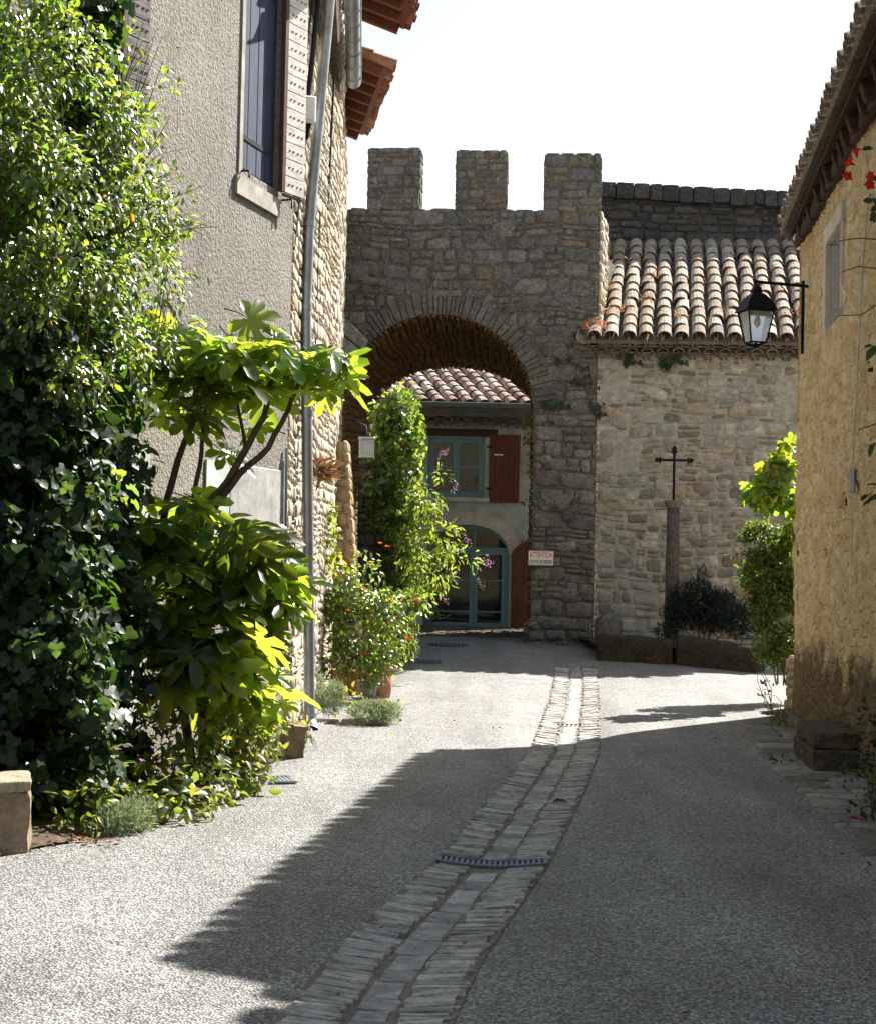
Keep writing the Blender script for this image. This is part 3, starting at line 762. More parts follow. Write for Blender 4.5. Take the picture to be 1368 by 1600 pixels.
# far window: pale reveal, one leaf shut, the other folded back on the wall
def window_left(h, leaf_mat, shut_mat, open_len):
    fr = MB()
    fbox(fr, h[0] - .065, h[0] - .002, h[2] - .08, h[3], .003, .016); fbox(fr, h[0] - .12, h[1] + .02, h[2] - .24, h[2] - .082, .003, .03)
    o = fr.build("window_surround", MT["limestone"], plaster)
    sh = MB(); n = 4
    for i in range(n):
        a = lerp(h[0] + .01, h[1] - .01, i / n); b = lerp(h[0] + .01, h[1] - .01, (i + 1) / n)
        fbox(sh, a + .004, b - .004, h[2] + .02 + random.uniform(0, .012), h[3] - .02, -.07, -.035 + random.uniform(-.004, .004), bevel=.004)
    so_ = sh.build("shutter", MT[shut_mat], plaster)
    hg = MB()
    for z in (h[2] + .28, h[3] - .32): hg = MB(); fbox(hg, h[0] + .02, h[1] - .1, z, z + .04, -.034, -.026); hg.tube([fpt(h[0] + .02, z - .05, -.01), fpt(h[0] + .02, z + .09, -.01)], .018, 8); hg.build("hinge", MT["iron"], so_)
    ang = math.radians(14); dv = (FD * math.cos(ang) + FN * math.sin(ang)); nv = dv.cross(ZUP); nv = nv if nv.dot(FN) > 0 else -nv
    lf = MB(); o0 = fpt(h[1] + .0, h[2] - .02, .05); hh = h[3] - h[2]
    nb = 13
    for i in range(nb): lf.box(o0 + ZUP * (hh * i / nb + .003), dv * open_len, nv * .028, ZUP * (hh / nb - .007), bevel=.003)
    for i in range(nb):
        for c in (.2, .38, .62, .8):
            q = o0 + ZUP * (hh * (i + .5) / nb) + dv * (open_len * c) + nv * .026; lf.box(q, dv * .02, nv * .006, ZUP * .012, (.05, .045, .04))
    lo = lf.build("shutter_leaf", MT[leaf_mat], plaster)
    ed = MB(); ed.box(o0 - dv * .05 - nv * .01, dv * .047, nv * .05, ZUP * hh); ed.box(o0 - ZUP * .03, dv * open_len, nv * .02, ZUP * .022); ed.build("shutter_edge", MT["brown"], lo)
    hk = MB(); q = fpt(h[0] - .02, h[2] - .03, .0); hk.tube([q, q + FN * .09, q + FN * .09 - ZUP * .06], .01, 6); hk.build("shutter_hook", MT["iron"], plaster); hk = MB(); q = fpt(h[1] + .12, h[2] - .06, 0); hk.tube([q, q + FN * .1, q + FN * .1 - ZUP * .08], .01, 6)
    hk.build("shutter_hook", MT["iron"], plaster)
window_left(w1, "palewood", "blue", .30)
window_left(w2, "greywood", "brown", .24)
# ================================================================== LEFT: stone house with gutter and downpipe
SA = fpt(s_end, 0); SB = Vector((P(517, 1000, 18.3).x, 18.3, 0))
SD = (SB - SA).normalized(); SN = Vector((SD.y, -SD.x, 0)); SL = (SB - SA).length
stoneh = thing("stone_house", SA, "narrow pale stone house with zinc gutter and downpipe", "house")
m = MB(); HS = 7.0
m.box(SA - SN * 5 + SD * .004, SD * (SL - .004), SN * (5 - .012), ZUP * HS, (0.36, 0.33, 0.27))
rubble(m, plane_frame(SA + SD * .02, SD, ZUP, SN), SL, HS, (.045, .20), (.07, .34), .013, PAL_LIT, seed=3, wav=.05, gap=.03)
rubble(m, plane_frame(SA + SD * SL, -SN, ZUP, SD), 1.2, HS, (.1, .2), (.16, .36), .05, PAL_LIT, seed=4)
m.build("wall", MT["lit"], stoneh)
ge = P(553, 128, 18.0); gs = Vector((ge.x + .19, 14.0, ge.z + .03)); gd = (ge - gs).normalized(); gn = Vector((gd.y, -gd.x, 0)).normalized()
m = MB(); tile_roof(m, gs - gn * .12 + ZUP * .04, gd, (-gn + ZUP * .32), (ge - gs).length + .15, 3.0, .24, .36); m.build("roof", MT["tile"], stoneh)
m = MB(); L_ = (ge - gs).length
for i in range(int(L_ / .085)):
    a = gs + gd * (.085 * i) - gn * .5 - ZUP * .02
    m.tube([a, a + gn * .34], .042, 6, jcol([(0.42, 0.36, 0.28), (0.36, 0.31, 0.25)]))
m.box(gs - gn * .5 - ZUP * .0, gd * L_, gn * .36, ZUP * .04, (0.3, 0.26, 0.2)); m.build("eave_soffit", MT["tile"], stoneh)
m = MB(); n = 10; v = []
for e, q in enumerate((gs, ge)):
    for rr in (.085, .079):
        for k in range(n): a = math.pi + math.pi * k / (n - 1); v.append(q + gn * math.cos(a) * rr + ZUP * math.sin(a) * rr)
f = []
for k in range(n - 1): f += [[k, k + 1, 2 * n + k + 1, 2 * n + k], [n + k, 3 * n + k, 3 * n + k + 1, n + k + 1], [2 * n + k, 2 * n + k + 1, 3 * n + k + 1, 3 * n + k]]
f.append([2 * n + k for k in range(n)])
m.add(v, f, smooth=True)
for i in range(9):
    q = gs.lerp(ge, (i + .6) / 9.2); pts = [q + gn * math.cos(math.pi + math.pi * k / 9) * .088 + ZUP * math.sin(math.pi + math.pi * k / 9) * .088 for k in range(10)]
    m.tube(pts, .007, 5)
m.tube([gs + gn * .085, ge + gn * .085], .011, 6)
m.build("gutter", MT["zinc"], stoneh)
m = MB()
dp = [P(520, -60, 14.3), P(512, 30, 14.5), P(483, 350, 14.75), P(478, 480, 14.78), P(481, 800, 14.76), P(483, 1010, 14.74), P(484, 1118, 14.72)]
m.tube(dp, .055, 12)
for q in (dp[2], dp[3], P(480, 645, 14.77), P(482, 905, 14.75)): m.tube([q - ZUP * .025, q + ZUP * .025], .064, 12)
dpo = m.build("downpipe", MT["zinc"], stoneh)
m = MB(); b = dp[-1]; m.tube([b + ZUP * .02, b - ZUP * .06, b + Vector((.03, -.1, -.12)), b + Vector((.04, -.16, -.14))], [.07, .07, .068, .066], 12, caps=False); m.build("outlet", MT["zinc"], dpo)
m = MB(); q = b + Vector((.04, -.158, -.14)); m.tube([q, q + Vector((.003, -.01, -.002))], [.06, .06], 12); m.build("outlet_mouth", MT["cable"], dpo)  # black disc painted as the dark hollow of the pipe
def pline(pts, off=0.0): return [P(*p) for p in pts]
m = MB()
m.tube(pline([(500, -30, 14.45), (486, 110, 14.4), (467, 300, 14.3), (454, 420, 14.1), (448, 520, 14.0), (441, 720, 13.98)]), .026, 7); m.build("power_cable", MT["cable"], stoneh); m = MB()
m.tube(pline([(491, -30, 14.4), (476, 110, 14.3), (459, 300, 14.1), (447, 420, 13.96), (441, 560, 13.95)]), .009, 5)
m.build("power_cable", MT["cable"], stoneh)
m = MB(); m.tube(pline([(522, 120, 16.8), (512, 330, 16.9), (505, 560, 17)]), .014, 5); m.build("thin_cable", MT["cable"], stoneh); m = MB(); m.tube(pline([(500, 330, 16), (496, 450, 16.0), (490, 640, 16)]), .008, 5); m.build("thin_cable", MT["cable"], stoneh)
m = MB()
m.tube(pline([(440, 720, 13.9), (437, 900, 13.88), (430, 1085, 13.86)]), .035, 8); m.build("conduit", MT["zinc"], stoneh); m = MB(); m.tube(pline([(448, 700, 13.93), (446, 900, 13.92), (439, 1085, 13.9)]), .014, 6)
m.build("conduit", MT["zinc"], stoneh)
q = P(485, 172, 14.35)
jb = thing("junction_box", q, "small white electrical box on the cables beside the open shutter", "junction box")
m = MB(); m.box(q - Vector((.05, .05, .13)), (.11, .03, 0), (-.02, .10, 0), (0, 0, .26), bevel=.015); m.build("case", MT["white"], jb)
m = MB(); m.box(q + Vector((-.045, -.055, -.10)), (.09, .024, 0), (.002, -.006, 0), (0, 0, .19), bevel=.004); m.build("lid", MT["white"], jb)
m = MB(); m.tube([q + Vector((0, 0, -.12)), q + Vector((-.02, 0, -.2)), q + Vector((-.03, 0, -.28))], .02, 6); m.build("cable_entry", MT["iron"], jb)
q = P(470, 945, 14.62)
cb = thing("meter_cabinet", q, "flat pale green meter cabinet behind the grey downpipe", "cabinet")
m = MB(); m.box(q - Vector((.06, .0, .2)), (.03, .2, 0), (.05, 0, 0), (0, 0, .42), bevel=.01); m.build("case", MT["pale"], cb)
m = MB(); m.box(q + Vector((-.005, .012, -.185)), (.027, .18, 0), (.012, -.002, 0), (0, 0, .38), bevel=.005); m.build("door", MT["white"], cb)

# taller house beyond: wall, and two tiled eaves against the sky
tall = thing("tall_stone_house", (SB.x - .3, 18.35, 0), "taller old stone house behind, red tiled eaves against the sky", "house")
TA, TB = Vector((SB.x - .06, 18.34, 0)), Vector((P(524, 900, 25.9).x, 25.9, .2))
TD = (TB - TA).normalized(); TN = Vector((TD.y, -TD.x, 0)); TLn = (TB - TA).length
m = MB(); m.box(TA - TN * 5, TD * TLn, TN * 4.985, ZUP * 8.0, (0.33, 0.29, 0.23))
rubble(m, plane_frame(TA, TD, ZUP, TN), TLn, 8.0, (.13, .28), (.2, .5), .05, PAL_LIT, seed=9)
m.build("wall", MT["lit"], tall)
RT = [(0.24, 0.10, 0.065), (0.30, 0.15, 0.10), (0.20, 0.09, 0.06), (0.34, 0.19, 0.13)]
def eave(a, b, up, ln, wood):
    m = MB(); d = b - a
    tile_roof(m, a, d, up, d.length, ln, .2, .33, RT, under=False); m.build("roof", MT["redtile"], tall)
    m = MB(); uu = Vector(up).normalized(); dn = d.normalized(); nn = dn.cross(uu); nn = nn if nn.z > 0 else -nn
    m.box(a + uu * .1 - nn * .13, d, uu * (ln - .1), nn * .045, (.6, .35, .25)); k = 0
    while k < d.length - .09: m.box(a + uu * .16 + dn * k - nn * .24, dn * .085, uu * (ln - .2), nn * .11, (.6, .45, .35)); k += .42
    m.build("rafters", MT[wood], tall)
a_, b_ = P(622, 98, 19.4), P(582, 203, 22.4); eave(a_, b_, (-1, -.12, .34), 1.6, "red")
b2 = P(648, 36, 19.3); a2 = Vector((b2.x + .14, 17.5, b2.z)); eave(a2, b2, (-1, -.1, .34), 2.0, "red")
# battered buttress + pillar carrying the ivy
m = MB()
def prism(m, lo, hi, y0, y1, col, pal, seed=0, depth=.04):   # lo/hi: (x0,x1,z) at bottom and top
    c = [Vector((lo[0], y0, lo[2])), Vector((lo[1], y0, lo[2])), Vector((lo[1], y1, lo[2])), Vector((lo[0], y1, lo[2])), Vector((hi[0], y0 + .05, hi[2])), Vector((hi[1], y0 + .05, hi[2])), Vector((hi[1], y1, hi[2])), Vector((hi[0], y1, hi[2]))]
    m.add(c, [[0, 1, 5, 4], [1, 2, 6, 5], [2, 3, 7, 6], [3, 0, 4, 7], [4, 5, 6, 7]], col)
    Hh = hi[2] - lo[2]
    def fr(u, v, d):
        t = v / Hh; x0, x1 = lerp(lo[0], hi[0], t), lerp(lo[1], hi[1], t); W = lo[1] - lo[0]
        return (lerp(x0, x1, u / W), lerp(y0, y0 + .05, t) - d, lo[2] + v)
    rubble(m, fr, lo[1] - lo[0], Hh, (.12, .24), (.16, .36), depth, pal, seed=seed)
    def fr2(u, v, d):
        t = v / Hh; return (lerp(lo[1], hi[1], t) + d, lerp(y0, y1, u / (y1 - y0)), lo[2] + v)
    rubble(m, fr2, y1 - y0, Hh, (.12, .22), (.16, .36), depth, pal, seed=seed + 1)
yb = 20.3
prism(m, (P(500, 1040, yb).x, P(566, 1040, yb).x, 0), (P(516, 690, yb).x, P(541, 690, yb).x, P(530, 690, yb).z), yb, yb + .9, (0.3, 0.25, 0.18), [(0.42, 0.33, 0.22), (0.38, 0.28, 0.18), (0.45, 0.37, 0.26)], 5, .018)
tag(m.build("buttress", MT["lit"], origin=(P(530, 1040, yb).x, yb, 0)), "tapering stone buttress behind the rose bush, its edge in sun", "buttress")
m = MB(); yp = 22.2
prism(m, (P(556, 1040, yp).x, P(640, 1040, yp).x, 0.05), (P(560, 690, yp).x, P(625, 690, yp).x, P(560, 700, yp).z), yp, yp + 1.2, (0.16, 0.13, 0.1), PAL_GATE, 8)
tag(m.build("garden_wall", MT["gate"], origin=(P(600, 1040, yp).x, yp, .05)), "dark rubble wall end under the tall ivy, left of the arch", "garden wall")
# small glazed lamp on the house by the arch
q = P(573, 699, 20.0)
wl = thing("wall_lamp", q - ZUP * .12, "small square wall lamp beneath the lobed leaves, left of the arch", "lamp")
m = MB()
for (sx, sy) in ((-1, -1), (1, -1), (1, 1), (-1, 1)): m.box(q + Vector((sx * .085 - .01, sy * .085 - .01, -.12)), (.02, 0, 0), (0, .02, 0), (0, 0, .22))
m.box(q + Vector((-.1, -.1, -.135)), (.2, 0, 0), (0, .2, 0), (0, 0, .015)); m.box(q + Vector((-.11, -.11, .10)), (.22, 0, 0), (0, .22, 0), (0, 0, .03), bevel=.01)
m.build("frame", MT["zinc"], wl)
m = MB(); m.box(q + Vector((-.075, -.075, -.115)), (.15, 0, 0), (0, .15, 0), (0, 0, .21)); m.build("lamp_glass", MT["lampglass"], wl)
m = MB(); m.tube([q + ZUP * .13, q + Vector((-.02, .0, .28)), q + Vector((-.12, .1, .33)), q + Vector((-.35, .25, .3))], .013, 6); m.build("bracket", MT["iron"], wl)

# ================================================================== GATE with arch and battlements
GLb, GRb = P(508, 900, 26.35), P(932, 640, 26.0)
GLb = Vector((GLb.x, 26.35, 0.15)); GRb = Vector((GRb.x, 26.0, 0.15))
GD = (GRb - GLb).normalized(); GN = Vector((GD.y, -GD.x, 0)); GLn = (GRb - GLb).length
def GQ(px, py): q = on_plane(px, py, GLb, GN); return ((q - GLb).dot(GD), q.z - GLb.z)
uc, vspr = GQ(682, 641); RA = GQ(833, 641)[0] - uc
HG = GQ(700, 329)[1]
gate = thing("town_gate", GLb.lerp(GRb, .5), "old stone town gate with round arch and three battlements", "town gate")
def arch_top(u):
    t = (u - uc) / RA
    return vspr + RA * math.sqrt(max(0, 1 - t * t)) if abs(t) < 1 else 0
gf = plane_frame(GLb, GD, ZUP, GN)
m = MB(); us = sorted({0, GLn, *np.linspace(uc - RA, uc + RA, 41).tolist()})
MORT = (0.23, 0.21, 0.18)
for a, b in zip(us, us[1:]):
    mid = (a + b) / 2
    if abs(mid - uc) < RA: m.quad(gf(a, max(arch_top(a), vspr), 0), gf(b, max(arch_top(b), vspr), 0), gf(b, HG, 0), gf(a, HG, 0), MORT)
    else: m.quad(gf(a, 0, 0), gf(b, 0, 0), gf(b, HG, 0), gf(a, HG, 0), MORT)
def in_arch(u, v, g=0.0):
    if v < vspr: return abs(u - uc) < RA + .01
    return math.hypot(u - uc, v - vspr) < RA + g
RV = .48
rubble(m, gf, uc - RA - .01, vspr, (.09, .27), (.15, .5), .028, PAL_GATE, seed=1, wav=.035)
rubble(m, gf, GLn, vspr, (.09, .30), (.14, .55), .03, PAL_PIER, u0=uc + RA + .01, seed=1, wav=.035)
rubble(m, gf, GLn, HG, (.07, .31), (.13, .52), .028, PAL_GATE, v0=vspr, skip='C', seed=1, wav=.045)
for _ in range(95):
    u_, v_ = random.uniform(.2, GLn - .3), random.uniform(.4, HG - .25); w_, h_ = random.uniform(.18, .5), random.uniform(.14, .34)
    r_ = math.hypot(w_, h_) / 2
    if any(in_arch(u_ + r_ * math.cos(t), v_ + r_ * math.sin(t), .30 if v_ > vspr else .05) for t in np.linspace(0, 6.28, 9)): continue
    stone(m, gf, u_, v_, w_, h_, random.uniform(.03, .05), jcol(PAL_GATE if v_ > vspr else PAL_PIER), n=11, e=.62, rot=random.uniform(-.35, .35))
m.build("wall", MT["gate"], gate)
# side and body
GS = P(948, 330, 27.4); GS = Vector((GS.x, 27.4, .15))
m = MB(); sd = GS - GRb; sdn = sd.normalized(); sn_ = Vector((sdn.y, -sdn.x, 0))
m.quad(GRb, GRb + sd, GRb + sd + ZUP * HG, GRb + ZUP * HG, (0.36, 0.33, 0.28))
rubble(m, plane_frame(GRb, sdn, ZUP, sn_), sd.length, HG + .0, (.12, .24), (.2, .45), .045, PAL_LIT, seed=12, v0=0)  # paler stones than the front, putting the side's sunlight into the colour
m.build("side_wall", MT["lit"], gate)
m = MB()                                                     # core behind the face, above the vault
bk = Vector((0.25, 4, 0)); top0 = HG - .5
c = [GLb + GN * -.02 + ZUP * top0, GRb + GN * -.02 + ZUP * top0, GS + ZUP * top0, GS + Vector((0, 2.4, top0)), GLb + Vector((0, 3.7, top0))]
m.add(c, [[0, 1, 2, 3, 4]], MORT)
# rear face above/beside the passage
yr = 30.0
def GR_(px, py): q = P(px, py, yr); return q
rc = GR_(712, 646); ra_x = 1.57; ra_z = .92
def rear(s):                                                 # s in -1..1 around the arch head
    a = math.pi * (1 - (s + 1) / 2); return Vector((rc.x + ra_x * math.cos(a), yr, rc.z + ra_z * math.sin(a)))
def front(s):
    a = math.pi * (1 - (s + 1) / 2); return GLb + GD * (uc + RA * math.cos(a)) + ZUP * (vspr + RA * math.sin(a))
xl, xr, zt = rc.x - 3.2, rc.x + 3.4, HG + .15 - .5
N = 24
for i in range(N):
    a, b = rear(-1 + 2 * i / N), rear(-1 + 2 * (i + 1) / N)
    m.quad(a, b, Vector((b.x, yr, zt)), Vector((a.x, yr, zt)), MORT)
for (x0, x1) in ((xl, rear(-1).x), (rear(1).x, xr)): m.quad((x0, yr, 0.1), (x1, yr, .1), (x1, yr, zt), (x0, yr, zt), MORT)
m.quad((xr, yr, .1), GS, GS + ZUP * top0, (xr, yr, zt), MORT); m.quad(GLb, (xl, yr, .1), (xl, yr, zt), GLb + ZUP * top0, MORT)
m.build("core", MT["gate"], gate)
# vault
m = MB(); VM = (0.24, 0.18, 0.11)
def sec(t, y):                                               # t = metres along the section starting at the left foot
    La = math.pi * RA
    f0, f1 = vspr, La
    if t < f0: k = t / f0; A = front(-1); B = rear(-1); A = Vector((A.x, A.y, lerp(.1, A.z, k))); B = Vector((B.x, B.y, lerp(.1, B.z, k)))
    elif t < f0 + f1: s = -1 + 2 * (t - f0) / f1; A, B = front(s), rear(s)
    else: k = 1 - (t - f0 - f1) / f0; A = front(1); B = rear(1); A = Vector((A.x, A.y, lerp(.1, A.z, k))); B = Vector((B.x, B.y, lerp(.1, B.z, k)))
    return A.lerp(B, y)
TT = 2 * vspr + math.pi * RA
def vfr(u, v, d):                                            # u depth 0..4 m, v along the section
    u = min(max(u, 0), 4.0); v = min(max(v, 0), TT)
    p = sec(v, u / 4.0); c = Vector((lerp(front(0).x, rear(0).x, u / 4), p.y, min(p.z, lerp(GLb.z + vspr, rc.z, u / 4))))
    nn = (c - p); nn = nn.normalized() if nn.length > 1e-6 else ZUP
    return p + nn * d
ts = np.linspace(0, TT, 61)
for i in range(60):
    for j in range(4): m.quad(vfr(j, ts[i], 0), vfr(j + 1, ts[i], 0), vfr(j + 1, ts[i + 1], 0), vfr(j, ts[i + 1], 0), VM)
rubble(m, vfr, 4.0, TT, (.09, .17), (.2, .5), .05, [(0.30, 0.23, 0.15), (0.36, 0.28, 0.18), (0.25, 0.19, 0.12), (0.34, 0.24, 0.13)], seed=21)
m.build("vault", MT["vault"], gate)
# ring of voussoirs
m = MB(); th = .02
while th < math.pi - .02:
    w = random.uniform(.045, .15); big = 2.3 < th < 2.72
    if big: w = .22
    th1 = min(th + w / (RA + .1), math.pi - .005)
    L = random.choice((.2, .3, .36, .44, .56)) * random.uniform(.85, 1.15) if not big else random.uniform(.45, .55)
    def pfr(u, v, d, a0=th): return gf(uc + (RA + v) * math.cos(u), vspr + (RA + v) * math.sin(u), d)
    tm = (th + th1) / 2; n = 8; v = []
    col = jcol(PAL_GATE) if not big else jcol([(0.58, 0.56, 0.51)])
    g_ = .006
    pz = random.uniform(.5, 1.1)
    for (dn, sc) in ((-.03, 1), (.018 * pz, .98), (.034 * pz, .88)):
        for (a, r_) in ((th + g_, random.uniform(-.01, .035)), (th + g_, L * .5), (th + g_, L), (tm, L + random.uniform(-.02, .03)), (th1 - g_, L), (th1 - g_, L * .5), (th1 - g_, 0), (tm, random.uniform(-.01, .02))):
            aa = tm + (a - tm) * sc; rr = L / 2 + (r_ - L / 2) * (sc if sc < .9 else 1)
            v.append(pfr(aa, rr, dn))
    f = [[r * n + k, r * n + (k + 1) % n, (r + 1) * n + (k + 1) % n, (r + 1) * n + k] for r in range(2) for k in range(n)] + [[16 + k for k in range(8)]]
    m.add(v, f, col)
    if not big and L < .46:                                    # small stones filling above short voussoirs
        pass
    th = th1
m.build("arch_ring", MT["gate"], gate)
# battlements, each a part
for (x0, x1, yt, yb_) in ((574, 655, 231, 323), (711, 790, 235, 328), (849, 932, 240, 335)):
    u0, v1 = GQ(x0, yt); u1, _ = GQ(x1, yt); u0b = GQ(x0, yb_)[0]; u1b = GQ(x1, yb_)[0]
    if x1 == 932: u1b = GLn
    m = MB(); o = gf(u0b, HG + .003, -.48)
    stone_block(m, gf(u0b, HG + .003, .0), GD * (u1b - u0b), -GN * .5, ZUP * (v1 - HG), PAL_GATE, .016, (.10, .28), (.15, .42), MORT, seed=x0, wav=.012)
    tag(m.build("battlement", MT["gate"], gate))
m = MB(); m.box(gf(.0, HG - .52, -.5), GD * GLn, GN * .48, ZUP * .52, MORT)
rubble(m, plane_frame(gf(0, HG, 0), GD, -GN, ZUP), GLn, .5, (.25, .26), (.25, .5), .03, PAL_GATE); m.build("parapet", MT["gate"], gate)
# quoin projecting foot of the right pier
m = MB(); u0 = GQ(822, 960)[0]
stone_block(m, gf(u0, .0, .16), GD * 1.05, -GN * .16, ZUP * .5, PAL_GATE, .05, (.16, .26), (.25, .5), MORT, faces="FLRT"); m.build("pier_foot", MT["gate"], gate)
# warning sign
sgn = on_plane(844, 872, GLb + GN * .075, GN); sw, sh = .415, .25
sg = thing("warning_sign", sgn, "white warning sign with red lettering on the gate pier", "sign")
m = MB(); m.box(sgn - GD * sw / 2 - ZUP * sh / 2, GD * sw, GN * .006, ZUP * sh, bevel=.002); m.build("panel", MT["white"], sg)
def text(body, size, xs_, w_target, pos, mat, parent, name="lettering"):
    cu = bpy.data.curves.new(name, 'FONT'); cu.body = body; cu.size = size; cu.align_x = 'CENTER'; cu.extrude = .0008; cu.offset = .0016
    t = bpy.data.objects.new(name, cu); COL.objects.link(t)
    dg = bpy.context.evaluated_depsgraph_get(); dg.update(); me = bpy.data.meshes.new_from_object(t.evaluated_get(dg))
    bpy.data.objects.remove(t)
    co = np.array([v.co[:] for v in me.vertices]); s = w_target / (co[:, 0].max() - co[:, 0].min()); co[:, 0] -= (co[:, 0].max() + co[:, 0].min()) / 2
    V = [Vector(pos) + GD * (c[0] * s) + ZUP * c[1] + GN * (c[2] + .001) for c in co]
    m = MB(); m.add(V, [list(p.vertices) for p in me.polygons]); bpy.data.meshes.remove(me)
    return m.build(name, MT[mat], parent)
text("ATTENTION", .125, 1, .385, sgn + ZUP * .012 + GN * .0065, "redink", sg)
text("CHUTE DE PIERRES", .085, 1, .385, sgn - ZUP * .092 + GN * .0065, "darkink", sg)
m = MB()
for (a, b, c, d) in ((-1, 1, .96, 1), (-1, 1, -1, -.96)): m.box(sgn + GD * (a * sw / 2 * .97) + ZUP * (c * sh / 2 * .95) + GN * .0065, GD * sw * .97, GN * .001, ZUP * .006)
m.build("border", MT["darkink"], sg)

# ================================================================== WING with tiled roof, back wall
wing = thing("stone_annex", GRb + GD * 2, "low stone building right of the gate under a sunlit tiled roof", "building")
wo = gf(GLn - .22, 0, -.03); WE = P(1000, 562, 26).z - .15; WW = 7.0
m = MB()
m.box(wo + GD * .01, GD * WW, -GN * .4, ZUP * (WE + .1), (0.40, 0.375, 0.325))
rubble(m, plane_frame(wo, GD, ZUP, GN), 4.6, WE, (.07, .27), (.12, .42), .02, PAL_WING, seed=31, wav=.06, gap=.035, skip=lambda u, v: noise.noise(Vector((u * .8, v * .8, 5))) > .62 or (u > 3.3 and noise.noise(Vector((u * 1.3, v * 1.3, 9))) > .22))
for _ in range(60):
    u_, v_ = random.uniform(.25, 4.3), random.uniform(.4, WE - .25); w_, h_ = random.uniform(.16, .42), random.uniform(.12, .26)
    stone(m, plane_frame(wo, GD, ZUP, GN), u_, v_, w_, h_, random.uniform(.022, .035), jcol(PAL_WING), n=11, e=.65, rot=random.uniform(-.3, .3))
m.build("wall", MT["wing"], wing)
m = MB(); go = wo + ZUP * (WE + .0) + GN * .0; genoise(m, go, GD, GN, 3, 4.7, .26, .105, .10, .095, [(0.20, 0.165, 0.125), (0.17, 0.14, 0.11), (0.24, 0.19, 0.14)]); m.build("cornice", MT["tile"], wing)  # tile ends coloured darker to stand in for shade in the hollows
eo = wo + ZUP * (WE + .33) + GN * .40 + GD * -.02
ud = Vector((.15, 1, .60))
m = MB(); tile_roof(m, eo, GD, ud, 4.6, 5.1, .292, .40); m.build("roof", MT["tile"], wing)
kk = 5.1 / ud.length
bo = eo + ud * kk; bw_y = bo.y + .05
bwall = thing("back_wall", (bo.x + 2, bw_y, 0), "dark weathered stone wall rising behind the tiled roof", "wall")
zt0, zt1 = P(945, 287, bw_y - .2).z, P(1220, 301, bw_y - .2).z
m = MB(); x0 = P(935, 300, bw_y).x; x1 = x0 + 5.2
dz = (zt1 - zt0) / (P(1220, 299, bw_y).x - P(945, 285, bw_y).x)
c = [Vector((x0, bw_y, 0)), Vector((x1, bw_y, 0)), Vector((x1, bw_y + .5, 0)), Vector((x0, bw_y + .5, 0))]
tp = [p + ZUP * (zt0 + dz * (p.x - x0) - .02) for p in c]
m.add(c + tp, [[0, 1, 5, 4], [1, 2, 6, 5], [2, 3, 7, 6], [3, 0, 4, 7], [4, 5, 6, 7]], MORT)
rubble(m, lambda u, v, d: (x0 + u, bw_y - d, 6.6 + v * (1 + dz * u / (zt0 - 6.6))), x1 - x0, zt0 - 6.6 - .02, (.11, .24), (.2, .5), .045, PAL_GATE, seed=41)
rubble(m, lambda u, v, d: (x0 + u, bw_y + v, zt0 - .02 + dz * u + d), x1 - x0, .5, (.25, .26), (.2, .5), .04, PAL_GATE, seed=42)
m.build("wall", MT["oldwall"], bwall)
m = MB(); xc_ = x0
while xc_ < x1 - .1:
    xa = xc_ + .006; xc_ = min(xc_ + random.uniform(.16, .42), x1); xb = xc_ - .006; za = zt0 + dz * (xa - x0) + .02 + random.uniform(-.006, .006)
    hh_ = random.uniform(.28, .34); m.rbox((xa, bw_y - .24 + random.uniform(-.03, .03), za - hh_ + .02), (xb - xa, 0, dz * (xb - xa)), (0, .72, 0), (0, 0, hh_), jcol([(.24, .235, .23), (.19, .19, .185), (.28, .25, .21)], .2), .02, 4)
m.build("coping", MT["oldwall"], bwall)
# dry weeds on the roof's left edge
wr = thing("roof_weeds", eo + ud * .5, "dry reddish weeds growing between the roof tiles by the gate", "weeds")
bl = [(eo + GD * .15 + ud * (kk * t) + ZUP * .06, (.22, .3, .10), 1) for t in (.05, .2, .4, .62, .8)] + [(eo + GD * x + ud * (kk * t) + ZUP * .05, (.12, .22, .06), .5) for (x, t) in ((.6, .2), (1.0, .3), (1.6, .15), (1.15, .55), (2.3, .2), (2.1, .5), (.7, .7), (3.5, .2), (3.9, .35), (3.0, .3))]
clump(wr, "foliage", MT["leaf_dry"], T_NEEDLE, bl, 9000, .10, hang=-.5, thr=-.15, shell=.05)
clump(wr, "green_leaves", MT["leaf_light"], T_OVAL, [(eo + GD * .1 + ud * (kk * .72) + ZUP * .2, (.16, .2, .2), 1)], 1500, .05)

# ================================================================== stone cross, boulder, trough
cx = P(1049, 940, 24.6)
crs = thing("wayside_cross", (cx.x, 24.6, .25), "black iron cross on a slender round stone column", "wayside cross")
zc = P(1050, 782, 24.6).z
m = MB(); m.lathe((cx.x, 24.6, .25), [(.17, 0), (.17, .12), (.12, .16), (.112, .3), (.112, 1.2), (.098, zc - .25 - .12)], 18, (0.22, 0.205, 0.2), .02); m.build("column", MT["kerb"], crs)
m = MB(); m.lathe((cx.x, 24.6, zc - .125), [(.098, 0), (.125, .02), (.115, .04), (.145, .075), (.15, .12), (.13, .125)], 18, (0.4, 0.38, 0.36)); m.build("capital", MT["kerb"], crs)
m = MB(); ct = P(1051, 697, 24.6).z; ca = P(1051, 719, 24.6).z; bx = cx.x; b_ = .02
m.box((bx - b_, 24.6 - b_, zc), (2 * b_, 0, 0), (0, 2 * b_, 0), (0, 0, ct - zc - .06), bevel=.005)
m.box((bx - .24, 24.58, ca - b_), (.22, 0, 0), (0, .036, 0), (0, 0, 2 * b_), bevel=.005); m.box((bx + .02, 24.58, ca - b_), (.22, 0, 0), (0, .036, 0), (0, 0, 2 * b_), bevel=.005)
